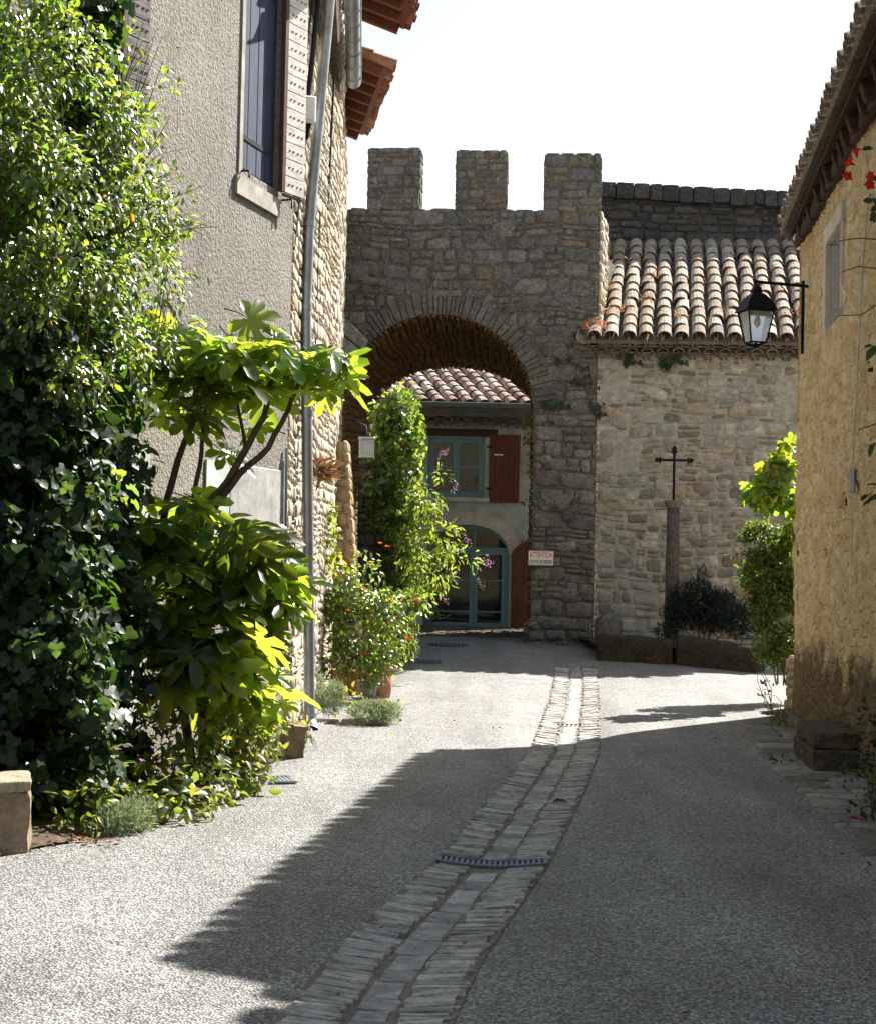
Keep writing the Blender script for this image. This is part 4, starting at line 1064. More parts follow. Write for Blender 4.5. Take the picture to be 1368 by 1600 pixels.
def spear(m, p, d, s):
    d = Vector(d); u = d.cross(Vector((0, 1, 0))); y = Vector((0, .016, 0)); p = Vector(p)
    pr = [(0, .02), (.25, .055), (.42, .028), (.62, .045), (1, .003)]
    v = []
    for (t, w) in pr: v += [p + d * t * s + u * w - y, p + d * t * s + u * w + y, p + d * t * s - u * w + y, p + d * t * s - u * w - y]
    f = [[i * 4 + k, i * 4 + (k + 1) % 4, i * 4 + 4 + (k + 1) % 4, i * 4 + 4 + k] for i in range(4) for k in range(4)]
    m.add(v, f)
spear(m, (bx, 24.6, ct - .13), (0, 0, 1), .14); spear(m, (bx - .2, 24.6, ca), (-1, 0, 0), .12); spear(m, (bx + .2, 24.6, ca), (1, 0, 0), .12)
m.build("cross", MT["iron"], crs)
def rock(name, c, r, label, cat, mat="kerb", sq=2.0, seed=0, col=(.30, .31, .35), flat=.1):
    m = MB(); v = []; n, k_ = 20, 12
    for i in range(k_ + 1):
        ph = math.pi * i / k_
        for j in range(n):
            a = 2 * math.pi * j / n; d = Vector((math.cos(a) * math.sin(ph), math.sin(a) * math.sin(ph), math.cos(ph)))
            w = Vector([math.copysign(abs(q) ** (2 / sq), q) for q in d]); w *= 1 + .16 * noise.noise(d * 1.6 + Vector((seed, 0, 0))) + .09 * noise.noise(d * 4 + Vector((0, seed, 0)))
            p = Vector((w.x * r[0], w.y * r[1], max(w.z, -1 + flat) * r[2])); v.append(Vector(c) + p)
    m.add(v, [[i * n + j, (i + 1) * n + j, (i + 1) * n + (j + 1) % n, i * n + (j + 1) % n] for i in range(k_) for j in range(n)], col, True)
    return tag(m.build(name, MT[mat], origin=(c[0], c[1], c[2] - r[2])), label, cat)
bq = P(950, 968, 24.7); rock("boulder", (bq.x, 24.7, .25 + .28), (.24, .22, .36), "smooth upright blue grey boulder at the left end of the trough", "boulder", seed=3, sq=2.2)
t0, t1, t2 = G(929, 1030, .22), G(1052, 1038, .19), G(1182, 1056, .10)
tr = thing("stone_trough", t0, "low dark mossy stone kerb of the flower bed below the cross", "stone kerb")
def slab(m, a, b, zt_, th, zb=-.05, seed=0, amp=.05, col=(.09, .08, .07)):
    d = (b - a); L = Vector((d.x, d.y, 0)).length; dn = Vector((d.x, d.y, 0)).normalized(); nn = Vector((-dn.y, dn.x, 0)); nu = max(4, int(L / .07)); prof = []
    H = zt_
    pr = [(0, zb), (-.0, H * .3), (.0, H * .6), (.005, H * .88), (.03, H * .985), (th * .5, H), (th, H * .98), (th, zb)]
    v = []
    for i in range(nu + 1):
        e = .02 * (i == 0) - .02 * (i == nu)
        for (q, z) in pr:
            base = a.lerp(b, i / nu); w = noise.noise(Vector((i * .28 + seed, z * 5, q * 4))) * amp + noise.noise(Vector((i * .9 + seed, z * 13, q * 4))) * amp * .5
            v.append(Vector((base.x, base.y, 0)) + dn * e + nn * (q + w * (q < th * .4)) + ZUP * (base.z + z + (w if z > H * .8 else 0)))
    n = len(pr); m.add(v, [[i * n + k, (i + 1) * n + k, (i + 1) * n + k + 1, i * n + k + 1] for i in range(nu) for k in range(n - 1)] + [list(range(n)), [nu * n + k for k in range(n)][::-1]], col, True)
m = MB(); slab(m, t0, t1 - (t1 - t0).normalized() * .012, .36, .3, seed=1); m.build("kerb_stone", MT["kerb"], tr)
m = MB(); slab(m, t1 + (t1 - t0).normalized() * .012, t2, .40, .3, seed=7); m.build("kerb_stone", MT["kerb"], tr)
m = MB(); tb = Vector((t0.x + .1, 25.6, .25)); m.add([t0 + Vector((.02, .2, .25)), t2 + Vector((0, .2, .3)), Vector((t2.x + .3, 25.9, .4)), Vector((t0.x, 25.9, .4))], [[0, 1, 2, 3]]); m.build("soil", MT["soil"], tr)

# ================================================================== RIGHT house
Y0, Y1 = 10.4, 17.3
rh = thing("rubble_house", (wx(13), 13, 0), "ochre rubble house on the right with deep tiled eaves", "house")
ec = P(1214, 354, 17.5); ee = Vector((ec.x - .137 * (17.5 - Y0), Y0, ec.z)); ed_ = (ec - ee)
HW = ec.z + .12
RD = Vector((WDX, 1, 0)).normalized(); RN = Vector((-RD.y, RD.x, 0))
def rw(y, z, d=0.0):
    bat = .03 * (1 - z / 5); return Vector((wx(y) - bat, y, z)) + RN * d
wy0 = on_plane(1291, 430, rw(Y1, 0), RN); wyA, wyB = on_plane(1312, 480, rw(Y1, 0), RN).y, on_plane(1289, 480, rw(Y1, 0), RN).y
wzA, wzB = on_plane(1300, 505, rw(Y1, 0), RN).z, on_plane(1300, 366, rw(Y1, 0), RN).z
def relief(y, z):
    k_ = max(abs(y - (wyA + wyB) / 2) - (wyB - wyA) / 2 - .12, abs(z - (wzA + wzB) / 2) - (wzB - wzA) / 2 - .22); k_ = min(1, max(.12, k_ / .3))
    q = Vector((y * 1.0, z * 1.0, 4.2))
    return k_ * (.055 * noise.noise(q * 1.1) + .04 * noise.noise(q * 3.1) + .034 * noise.noise(q * 7.3) + .022 * noise.noise(q * 15))
m = MB(); st = .045; yy = np.arange(Y0, Y1 + .02, st); zz = np.arange(-.1, HW + .02, st)
v = [rw(y, z, relief(y, z) * min(1, max(0, (Y1 - y) / .15) + .15)) for z in zz for y in yy]
n = len(yy)
f = []
for j in range(len(zz) - 1):
    for i in range(n - 1):
        if wyA < yy[i] + st / 2 < wyB and wzA < zz[j] + st / 2 < wzB: continue
        f.append([j * n + i, j * n + i + 1, (j + 1) * n + i + 1, (j + 1) * n + i])
m.add(v, f, smooth=True)
gabx = [rw(Y1, z, 0) for z in (0, HW)]
# gable end and other walls, stepped 3 mm back from the faced wall
a, b = rw(Y1 - .003, -.1, -.01), rw(Y1 - .003, HW, -.01); pr = Vector((1, -WDX, 0)).normalized()
c = Vector((wx(Y0) , Y0 + .01, -.1)) - RN * .01
pk = HW + 1.35
def rp(p, t, z): q = p + pr * t; return Vector((q.x, q.y, z))
m.add([rp(a, 0, -.1), rp(a, 8, -.1), rp(a, 8, HW), rp(a, 4.2, pk), rp(a, 0, HW)], [[0, 1, 2, 3, 4]])
m.add([rp(c, 0, -.1), rp(c, 8, -.1), rp(c, 8, HW), rp(c, 4.2, pk), rp(c, 0, HW)], [[4, 3, 2, 1, 0]])
m.quad(rp(a, 8, -.1), rp(c, 8, -.1), rp(c, 8, HW), rp(a, 8, HW))
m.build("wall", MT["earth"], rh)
m = MB(); ro = ee - pr * .0
tile_roof(m, ee, ed_, pr + ZUP * .30, ed_.length, 4.9, .20, .34)
bk0 = rp(Vector((ee.x, ee.y, 0)), 9.4, ee.z); m.quad(bk0, bk0 + ed_, rp(ec, 4.7, ec.z + 1.42), rp(ee, 4.7, ee.z + 1.42), (.35, .27, .22))
m.build("roof", MT["tile"], rh)
m = MB(); un = (pr + ZUP * .30).normalized(); dn_ = ed_.normalized(); nn = dn_.cross(un); nn = nn if nn.z > 0 else -nn
for i in range(6): m.box(ee + un * (.06 + i * .16) - nn * .20, ed_, un * .152, nn * .02, jcol([(1, 1, 1), (.8, .8, .8), (1.25, 1.2, 1.1)]), 0)
m.build("eave_boards", MT["dwood"], rh)
m = MB(); kx = .12
while kx < ed_.length - .05:
    m.rbox(ee + un * random.uniform(.07, .12) + dn_ * kx - nn * .365, dn_ * random.uniform(.09, .12), un * .85, nn * .16, (1, 1, 1), .006, 4, 9); kx += random.uniform(.36, .48)
m.build("rafters", MT["dwood"], rh)
m = MB(); m.box(rw(Y0, HW - .42, .0), RD * (Y1 - Y0 - .02), RN * .09, ZUP * .14, (.8, .8, .8), .02); m.build("wall_plate", MT["dwood"], rh)
# corbel block at the eave corner
m = MB(); q = P(1254, 374, 17.2); m.box(q + Vector((-.06, -.06, -.11)), (.12, 0, 0), (0, .12, 0), (0, 0, .11), bevel=.005); m.box(q + Vector((-.1, -.08, .003)), (.17, 0, 0), (0, .16, 0), (0, 0, .13), bevel=.005); m.build("corbel", MT["white"], rh)
m = MB()
fw = .13
m.box(rw(wyB + .003, wzA, -.05), RD * fw, RN * .085, ZUP * (wzB - wzA), bevel=.008)
m.box(rw(wyA - .06, wzB + .003, -.05), RD * (wyB - wyA + .06 + fw), RN * .09, ZUP * .17, bevel=.01)
m.box(rw(wyA - .05, wzA + .05, -.05), RD * .047, RN * .08, ZUP * (wzB - wzA - .05), bevel=.005)
wf = m.build("window_frame", MT["lintel"], rh)
m = MB()
for i in range(4): m.box(rw(lerp(wyA, wyB, i / 4) + .004, wzA, -.055), RD * ((wyB - wyA) / 4 - .006), RN * .035, ZUP * (wzB - wzA - .003), bevel=.004)
sh_ = m.build("shutter", MT["greywood"], rh)
m = MB()
for z in (wzA + .2, wzB - .25): m = MB(); m.box(rw(wyA + .03, z, -.018), RD * .1, RN * .03, ZUP * .09, bevel=.004); m.build("hinge", MT["iron"], sh_)
m = MB(); q = on_plane(1336, 748, rw(Y1, 0), RN); m.box(q + RN * .0 - ZUP * .12, RD * .09, RN * .05, ZUP * .2, bevel=.01); m.build("vent_box", MT["zinc"], rh)
m = MB(); q = on_plane(1334, 762, rw(Y1, 0), RN); m.tube([q + RN * .06 - ZUP * .12 + RD * (.05 + .03 * math.cos(t)) + ZUP * (.03 * math.sin(t)) for t in np.linspace(0, 5.5, 9)], .006, 5); m.build("tether_ring", MT["iron"], rh)
m = MB(); q = on_plane(1253, 864, rw(Y1, 0), RN); m.tube([q + RN * .05 + RD * (.04 * math.cos(t)) + ZUP * (.03 * math.sin(t)) for t in np.linspace(0, 5.8, 9)], .007, 5); m.build("tether_ring", MT["iron"], rh)
# thin cable down the wall
m = MB(); m.tube([on_plane(x, y, rw(Y1, 0), RN) + RN * .045 for (x, y) in ((1366, 300), (1356, 420), (1349, 560), (1341, 700), (1338, 880))], .006, 5); m.build("cable", MT["pale"], rh)
# neighbouring house nearer than the picture's edge, it shades the street
nh = thing("neighbour_house", (5, 4, 0), "ochre house next along on the right, mostly outside the picture", "house")
m = MB(); ex = 2.55; m.box((ex + .35, -6, -.1), (7, 0, 0), (.80 + .9, 16.38, 0), (0, 0, 5.45)); m.build("wall", MT["earth"], nh)
m = MB(); tile_roof(m, Vector((ex - .95, -6, 5.35)), Vector((1.6, 15.8, 0)), (1, -.1, .3), 16.45, 4.6, .3, .45); m.build("roof", MT["tile"], nh)
# stone post at the foot of the corner
m = MB(); q = G(1222, 1098)
stone_block(m, Vector((q.x - .13, 17.5, -.02)), (.34, 0, 0), (0, .4, 0), (0, 0, .62), [(0.40, 0.32, 0.22), (0.36, 0.29, 0.2)], .03, (.12, .2), (.16, .3), (.3, .25, .17))
tag(m.build("stone_post", MT["lit"], origin=(q.x, 17.2, 0)), "short rough stone post at the foot of the ochre house corner", "stone post")
# stone step / bench against the right wall
s0, s1 = G(1268, 1207), G(1345, 1212)
sb_ = thing("stone_bench", (3.35, s0.y + .4, 0), "dark mossy stone step against the ochre wall", "stone step")
m = MB(); yb0 = s0.y; m.rbox((s0.x, yb0, -.02), (wx(yb0) - s0.x - .0, 0, 0), (.1, 1.1, 0), (0, 0, .2), (.2, .17, .13), .03, 9); m.build("lower_slab", MT["kerb"], sb_)
m = MB(); m.rbox((s0.x + .02, yb0 + .03, .183), (wx(yb0) - s0.x - .04, 0, 0), (.1, 1.06, 0), (0, 0, .13), (.22, .19, .14), .03, 9); m.build("upper_slab", MT["kerb"], sb_)

# ================================================================== wall lantern on the right house corner
lq = P(1180, 497, 16.45)
ln = thing("street_lantern", lq - ZUP * .3, "black four sided lantern on an iron arm, before the tiled roof", "lantern")
zt_, zb_ = P(1180, 487, 16.45).z, P(1180, 536, 16.45).z
wt, wb = .145, .085
m = MB(); rot = Matrix.Rotation(math.radians(12), 3, 'Z')
def lp(sx, sy, w, z): q = rot @ Vector((sx * w, sy * w, 0)); return Vector((lq.x + q.x, lq.y + q.y, z))
C4 = ((-1, -1), (1, -1), (1, 1), (-1, 1))
for (sx, sy) in C4: m.tube([lp(sx, sy, wb, zb_), lp(sx, sy, wt, zt_)], .011, 4)
for i in range(4):
    m.tube([lp(*C4[i], wt, zt_), lp(*C4[(i + 1) % 4], wt, zt_)], .014, 4); m.tube([lp(*C4[i], wb, zb_), lp(*C4[(i + 1) % 4], wb, zb_)], .013, 4)
m.tube([(lq.x, lq.y, zb_ - .06), (lq.x, lq.y, zb_)], [.008, .02], 6)
for (sx, sy) in C4: m.tube([lp(sx, sy, wb, zb_), lp(sx, sy, .004, zb_ - .05)], .007, 4)
m.build("frame", MT["iron"], ln)
m = MB(); v = [lp(sx, sy, wb * .93, zb_ + .01) for (sx, sy) in C4] + [lp(sx, sy, wt * .93, zt_ - .008) for (sx, sy) in C4]
m.add(v, [[0, 1, 5, 4], [1, 2, 6, 5], [2, 3, 7, 6], [3, 0, 4, 7]]); m.build("lamp_glass", MT["lampglass"], ln)
m = MB(); v = []
LV = [(.175, 0), (.155, .05), (.12, .12), (.08, .175), (.045, .2), (.05, .23), (.03, .27)]
for (w, z) in LV: v += [lp(sx, sy, w, zt_ + z) for (sx, sy) in C4]
m.add(v, [[i * 4 + k_, i * 4 + (k_ + 1) % 4, i * 4 + 4 + (k_ + 1) % 4, i * 4 + 4 + k_] for i in range(6) for k_ in range(4)] + [[3, 2, 1, 0], [24, 25, 26, 27]]); m.build("cap", MT["iron"], ln)
m = MB(); m.lathe((lq.x, lq.y, zt_ - .17), [(.01, 0), (.035, .03), (.04, .07), (.02, .12), (.018, .165)], 10); m.build("bulb", MT["white"], ln)
m = MB(); aw = P(1251, 446, 16.7); at_ = P(1182, 440, 16.45)
m.tube([(lq.x, lq.y, zt_ + .26), (lq.x, lq.y, at_.z + .02)], .012, 6); m.tube([at_ + Vector((-.03, 0, 0)), aw + Vector((.1, .05, 0))], .017, 6)
m.tube([aw + Vector((0.02, 0, -.75)), aw + Vector((0.02, 0, .05))], .018, 6); m.tube([aw.lerp(at_, .1) - ZUP * .35, aw.lerp(at_, .35) - ZUP * .08, aw.lerp(at_, .5)], .008, 5)
m.build("arm", MT["iron"], ln)

# ================================================================== HOUSE beyond the arch
yh = 32.0; zg = .29
bh = thing("far_house", (P(740, 976, yh).x, yh, zg), "pale house framed by the arch, teal window and red shutters", "house")
def hp(px, py, d=0): q = P(px, py, yh); return Vector((q.x, yh - d, q.z))
XR = Vector((1, 0, 0)); YF = Vector((0, -1, 0))
hx0, hx1 = hp(560, 800).x, hp(900, 800).x; ze = hp(730, 668).z
wX0, wX1, wZ0, wZ1 = hp(668, 730).x, hp(757, 730).x, hp(712, 777).z, hp(712, 682).z
dX0, dX1, dZ1, dSp = hp(662, 900).x, hp(795, 900).x, hp(735, 820).z, hp(735, 868).z
dc, dr, dh = (dX0 + dX1) / 2, (dX1 - dX0) / 2, dZ1 - dSp
def dtop(x): t = (x - dc) / dr; return dSp + dh * math.sqrt(max(0, 1 - abs(t) ** 2.2))
m = MB(); xs_ = sorted({hx0, hx1, wX0, wX1, *np.linspace(dX0, dX1, 25).tolist()})
for a, b in zip(xs_, xs_[1:]):
    mid = (a + b) / 2; spans = []
    lo = [0, 0]
    if dX0 < mid < dX1: lo = [dtop(a), dtop(b)]
    if wX0 < mid < wX1:
        m.quad((a, yh, lo[0]), (b, yh, lo[1]), (b, yh, wZ0), (a, yh, wZ0)); m.quad((a, yh, wZ1), (b, yh, wZ1), (b, yh, ze + .5), (a, yh, ze + .5))
    else: m.quad((a, yh, lo[0]), (b, yh, lo[1]), (b, yh, ze + .5), (a, yh, ze + .5))
for a, b in zip(np.linspace(dX0, dX1, 25), np.linspace(dX0, dX1, 25)[1:]): m.quad((a, yh, dtop(a)), (b, yh, dtop(b)), (b, yh + .3, dtop(b)), (a, yh + .3, dtop(a)))
for x in (dX0, dX1): m.quad((x, yh, 0), (x, yh, dSp), (x, yh + .3, dSp), (x, yh + .3, 0))
for x in (wX0, wX1): m.quad((x, yh, wZ0), (x, yh, wZ1), (x, yh + .2, wZ1), (x, yh + .2, wZ0))
m.quad((wX0, yh, wZ0), (wX1, yh, wZ0), (wX1, yh + .2, wZ0), (wX0, yh + .2, wZ0)); m.quad((wX0, yh, wZ1), (wX1, yh, wZ1), (wX1, yh + .2, wZ1), (wX0, yh + .2, wZ1))
m.quad((hx1, yh, 0), (hx1, yh + 7, 0), (hx1, yh + 7, ze + .5), (hx1, yh, ze + .5)); m.quad((hx0, yh, 0), (hx0, yh, ze + .5), (hx0, yh + 7, ze + .5), (hx0, yh + 7, 0)); m.quad((hx0, yh + 7, 0), (hx0, yh + 7, ze + .5), (hx1, yh + 7, ze + .5), (hx1, yh + 7, 0))
m.build("wall", MT["pale"], bh)
m = MB(); genoise(m, (hx0, yh, ze), XR, YF, 2, hx1 - hx0, .3, .11, .13, .11, [(0.20, 0.165, 0.125), (0.24, 0.2, 0.15)]); m.build("cornice", MT["tile"], bh)  # dark tile colours again stand in for shade in the cornice
ez = hp(730, 634).z
m = MB(); tile_roof(m, (hx0, yh - .42, ez), XR, (-.26, 1, .42), hx1 - hx0, 3.6, .30, .36, [(0.50, 0.38, 0.32), (0.42, 0.29, 0.24), (0.56, 0.47, 0.41), (0.38, 0.26, 0.21)]); m.build("roof", MT["tile"], bh)
m = MB(); n = 9; v = []
for x in (hx0, hx1):
    v += [Vector((x, yh - .5 + math.cos(math.pi + math.pi * k_ / (n - 1)) * .08, ez - .0 + math.sin(math.pi + math.pi * k_ / (n - 1)) * .085)) for k_ in range(n)]
m.add(v, [[k_, k_ + 1, n + k_ + 1, n + k_] for k_ in range(n - 1)], smooth=True); m.tube([(hx0, yh - .575, ez), (hx1, yh - .575, ez)], .014, 6); m.build("gutter", MT["green_zinc"], bh)
m = MB(); m.box((wX0 - .3, yh - .03, wZ1 + .003), (wX1 - wX0 + .55, 0, 0), (0, .028, 0), (0, 0, .16), (2.2, 2.4, 2.4), .01); m.build("lintel", MT["dwood"], bh)
m = MB(); m.box((wX0 - .1, yh - .1, wZ0 - .09), (wX1 - wX0 + .2, 0, 0), (0, .097, 0), (0, 0, .086), bevel=.01)
m.build("window_sill", MT["lintel"], bh)
def frame_bars(m, xa, xb, za, zb, w, y, t=.05):
    m.box((xa, y, za), (w, 0, 0), (0, t, 0), (0, 0, zb - za), bevel=.005); m.box((xb - w, y, za), (w, 0, 0), (0, t, 0), (0, 0, zb - za), bevel=.005)
    m.box((xa + w, y + .003, za), (xb - xa - 2 * w, 0, 0), (0, t - .006, 0), (0, 0, w)); m.box((xa + w, y + .003, zb - w), (xb - xa - 2 * w, 0, 0), (0, t - .006, 0), (0, 0, w))
m = MB(); frame_bars(m, wX0, wX1, wZ0, wZ1, .06, yh + .06); wm = (wX0 + wX1) / 2
frame_bars(m, wX0 + .063, wm - .002, wZ0 + .06, wZ1 - .06, .06, yh + .07); frame_bars(m, wm + .002, wX1 - .063, wZ0 + .06, wZ1 - .06, .06, yh + .07)
zm = lerp(wZ0, wZ1, .5)
for (a, b) in ((wX0 + .12, wm - .06), (wm + .06, wX1 - .12)): m.box((a, yh + .075, zm - .02), (b - a, 0, 0), (0, .03, 0), (0, 0, .04))
win = m.build("window", MT["teal"], bh)
m = MB(); m.quad((wX0, yh + .10, wZ0), (wX1, yh + .10, wZ0), (wX1, yh + .10, wZ1), (wX0, yh + .10, wZ1)); m.build("pane", MT["glass"], win)
def plank_leaf(name, xa, xb, za, zb, yf, tops=None, batten=True):
    m = MB(); n = max(3, int((xb - xa) / .11))
    for i in range(n):
        a, b = lerp(xa, xb, i / n) + .003, lerp(xa, xb, (i + 1) / n) - .003
        if tops is None: m.box((a, yf, za + random.uniform(0, .01)), (b - a, 0, 0), (0, .03, 0), (0, 0, zb - za), jcol([(1, 1, 1)], .2), .004)
        else:
            xs_ = [lerp(a, b, t) for t in (0, .33, .66, 1)]; v = [Vector((x, y, za)) for y in (yf, yf + .03) for x in xs_] + [Vector((x, y, tops(x))) for y in (yf, yf + .03) for x in xs_]
            m.add(v, [[0, 1, 2, 3, 11, 10, 9, 8], [4, 5, 6, 7, 15, 14, 13, 12][::-1], [0, 8, 12, 4], [3, 7, 15, 11]] + [[8 + k_, 9 + k_, 13 + k_, 12 + k_] for k_ in range(3)], jcol([(1, 1, 1)], .2))
    return m.build(name, MT["red"], bh)
shA, shB = hp(763, 730).x, hp(811, 730).x
s_ = plank_leaf("shutter", shA, shB, hp(780, 786).z, hp(780, 680).z, yh - .06)
m = MB(); q = hp(778, 712); m.box((q.x - .1, yh - .075, q.z), (.2, 0, 0), (0, .012, 0), (0, 0, .03)); m.build("shutter_bar", MT["white"], s_)
m = MB()
for z in (hp(763, 700).z, hp(763, 765).z): m = MB(); m.box((shA - .06, yh - .07, z), (.14, 0, 0), (0, .008, 0), (0, 0, .04)); m.build("hinge", MT["iron"], s_)
plank_leaf("shutter", hp(606, 730).x, hp(655, 730).x, hp(640, 786).z, hp(640, 680).z, yh - .06)
# arched stone surround, door and its shutter
m = MB(); N = 18
for i in range(N):
    a0, a1 = math.pi * (1 - i / N), math.pi * (1 - (i + 1) / N)
    def q_(a, k_, d): x = dc + dr * math.cos(a) * k_; z = (dtop(dc + dr * math.cos(a)) - dSp) + dSp; return Vector((dc + (dr + k_) * math.cos(a), yh - d, dSp + dh * abs(math.sin(a)) ** .85 + k_ * math.sin(a)))
    v = [q_(a0, 0.003, 0), q_(a1, .003, 0), q_(a1, .27, 0), q_(a0, .27, 0), q_(a0, 0.003, .03), q_(a1, .003, .03), q_(a1, .27, .03), q_(a0, .27, .03)]
    m.add(v, [[4, 5, 6, 7], [0, 1, 5, 4], [3, 2, 6, 7]], jcol([(1, 1, 1), (.93, .93, .95)], .04))
for x in (dX0 - .25, dX1 + .003): m.box((x, yh - .03, zg - .2), (.247, 0, 0), (0, .03, 0), (0, 0, dSp - zg + .2), bevel=.005)
m.build("door_surround", MT["lintel"], bh)
m = MB(); db = zg; ztr = hp(735, 855).z
frame_bars(m, dX0, dX1, db, ztr, .07, yh + .12); dm = hp(740, 900).x
frame_bars(m, dX0 + .073, dm - .003, db + .01, ztr - .07, .08, yh + .13); frame_bars(m, dm + .003, dX1 - .073, db + .01, ztr - .07, .08, yh + .13)
for z in (hp(740, 908).z, hp(740, 957).z):
    m.box((dX0 + .153, yh + .14, z), (dm - dX0 - .24, 0, 0), (0, .025, 0), (0, 0, .03)); m.box((dm + .085, yh + .14, z), (dX1 - dm - .24, 0, 0), (0, .025, 0), (0, 0, .03))
for a, b in zip(np.linspace(dX0, dX1, 25), np.linspace(dX0, dX1, 25)[1:]):
    m.quad((a, yh + .12, max(dtop(a) - .07, ztr)), (b, yh + .12, max(dtop(b) - .07, ztr)), (b, yh + .12, max(dtop(b), ztr)), (a, yh + .12, max(dtop(a), ztr)))
m.box((dm - .02, yh + .13, ztr + .002), (.04, 0, 0), (0, .03, 0), (0, 0, dtop(dm) - ztr - .02))
door = m.build("door", MT["teal"], bh)
m = MB()
for a, b in zip(np.linspace(dX0, dX1, 25), np.linspace(dX0, dX1, 25)[1:]): m.quad((a, yh + .17, db), (b, yh + .17, db), (b, yh + .17, dtop(b)), (a, yh + .17, dtop(a)))
m.build("pane", MT["glass"], door)
m = MB(); q = hp(748, 925); m.box((q.x, yh + .10, q.z), (.02, 0, 0), (0, .03, 0), (0, 0, .12), bevel=.004); m.build("handle", MT["iron"], door)
rsA, rsB = hp(796, 900).x + .02, hp(846, 900).x
plank_leaf("door_shutter", rsA, rsB, db, hp(800, 835).z, yh - .10, tops=lambda x: hp(800, 868).z + (hp(800, 834).z - hp(800, 868).z) * min(1, ((x - rsA) / (rsB - rsA)) ** .5))

# ================================================================== stones low on the left
m = MB(); q = G(46, 1333); q0 = G(-140, 1345)
pl = thing("stone_planter", (q.x - .3, q.y + .1, 0), "squat weathered stone block at the left edge of the picture", "stone block")
m.rbox(Vector((q0.x, q0.y, -.03)), Vector((q.x - q0.x, q.y - q0.y, 0)), Vector((-.12, .42, 0)), ZUP * .36, (.27, .22, .17), .025, 10); m.build("block", MT["lit"], pl)
m = MB(); m.rbox(Vector((q0.x, q0.y - .012, .328)), Vector((q.x - q0.x - .0, q.y - q0.y, 0)), Vector((-.12, .44, 0)), ZUP * .06, (.32, .28, .22), .014, 10); m.build("coping", MT["lit"], pl)
a, b = G(330, 1262), G(418, 1226)
m = MB(); slab(m, a, b, .10, .16, seed=11, col=(.8, .78, .72)); tag(m.build("kerb_stone", MT["kerb"], origin=a), "low pale kerb stone under the flowers beside the lobed shrub", "kerb stone")
a, b = G(448, 1186), G(486, 1170)
m = MB(); m.rbox(Vector((a.x - .02, a.y + .02, -.04)), (b.x - a.x + .02, .05, 0), (-.06, .30, 0), (.02, 0, .30), (.26, .21, .15), .045, 9, 7); tag(m.build("rough_stone", MT["lit"], origin=(a.x, a.y + .15, 0)), "rough brown stone under the end of the downpipe", "stone")
a = G(425, 1175)
m = MB(); m.box(Vector((a.x - .3, a.y + .4, .26)), (.36, .06, 0), (-.1, .3, 0), (0, 0, .05), (.9, .9, .88), .012); m.box(Vector((a.x - .25, a.y + .45, .0)), (.28, .05, 0), (-.08, .24, 0), (0, 0, .257), (.5, .48, .44), .02)
tag(m.build("slab_bench", MT["lit"], origin=(a.x, a.y + .5, 0)), "small pale stone slab seat beside the roughcast wall", "stone seat")
a, b = G(512, 1132), G(612, 1133)
kb = thing("edging_stones", a, "low irregular edging stones of the flower bed by the rose pots", "edging stones")
for i in range(4):
    q = a.lerp(b, (i + .5) / 4.2); m = MB(); m.rbox(q + Vector((-.09, random.uniform(-.05, .03), -.02)), (random.uniform(.12, .19), random.uniform(-.06, .06), 0), (0, .14, 0), (0, 0, random.uniform(.05, .11)), jcol([(.36, .32, .26)], .25), .025, 6, 9); m.build("stone", MT["lit"], kb)
# pots of the rose bush
def pot(name, px, py, r0, r1, h, mat, label, group=None):
    q = G(px, py); t = thing(name, q, label, "flower pot", group)
    m = MB(); m.lathe(q, [(r0, 0), (lerp(r0, r1, .85), h * .84)], 18); m.build("body", MT[mat], t)
    m = MB(); m.lathe(q, [(r1, h * .842), (r1 * 1.08, h * .845), (r1 * 1.1, h), (r1 * .95, h), (r1 * .93, h * .9), (0.01, h * .9)], 18); m.build("rim", MT[mat], t)
    return q
pot("flower_pot", 592, 1090, .13, .19, .38, "terracotta", "large terracotta pot under the rose bush, nearest the road")
pot("flower_pot", 575, 1092, .09, .115, .20, "plastic", "small grey plastic pot in front of the terracotta pot")
pot("flower_pot", 545, 1085, .14, .2, .30, "terracotta", "shallow brown pot behind the silver leaved cushion")
a = G(548, 1080)
m = MB(); m.box(Vector((a.x - .2, a.y + .35, .30)), (.25, 0, 0), (0, .25, 0), (0, 0, .3), (.6, .58, .54), .03); tag(m.build("stone_pedestal", MT["lit"], origin=(a.x, a.y + .4, .3)), "pale stone block half hidden behind the rose bush", "stone block")
# dry straw nest on the pipe, grey pipe beyond
q = P(497, 735, 15.6); nst = thing("dry_plant", q, "bunch of dry straw coloured stalks hanging beside the downpipe", "dried plant")
n = 140; d = unit(RS.normal(size=(n, 3)) * np.array([1, .6, .5]) + np.array([.7, -.3, .1])); 
leaves_mesh("stalks", MT["straw"], nst, T_NEEDLE, np.array([tuple(q)] * n) + RS.normal(size=(n, 3)) * .045, d, unit(RS.normal(size=(n, 3))), RS.uniform(.08, .26, n), leaf_cols(n, .7, 1.2))

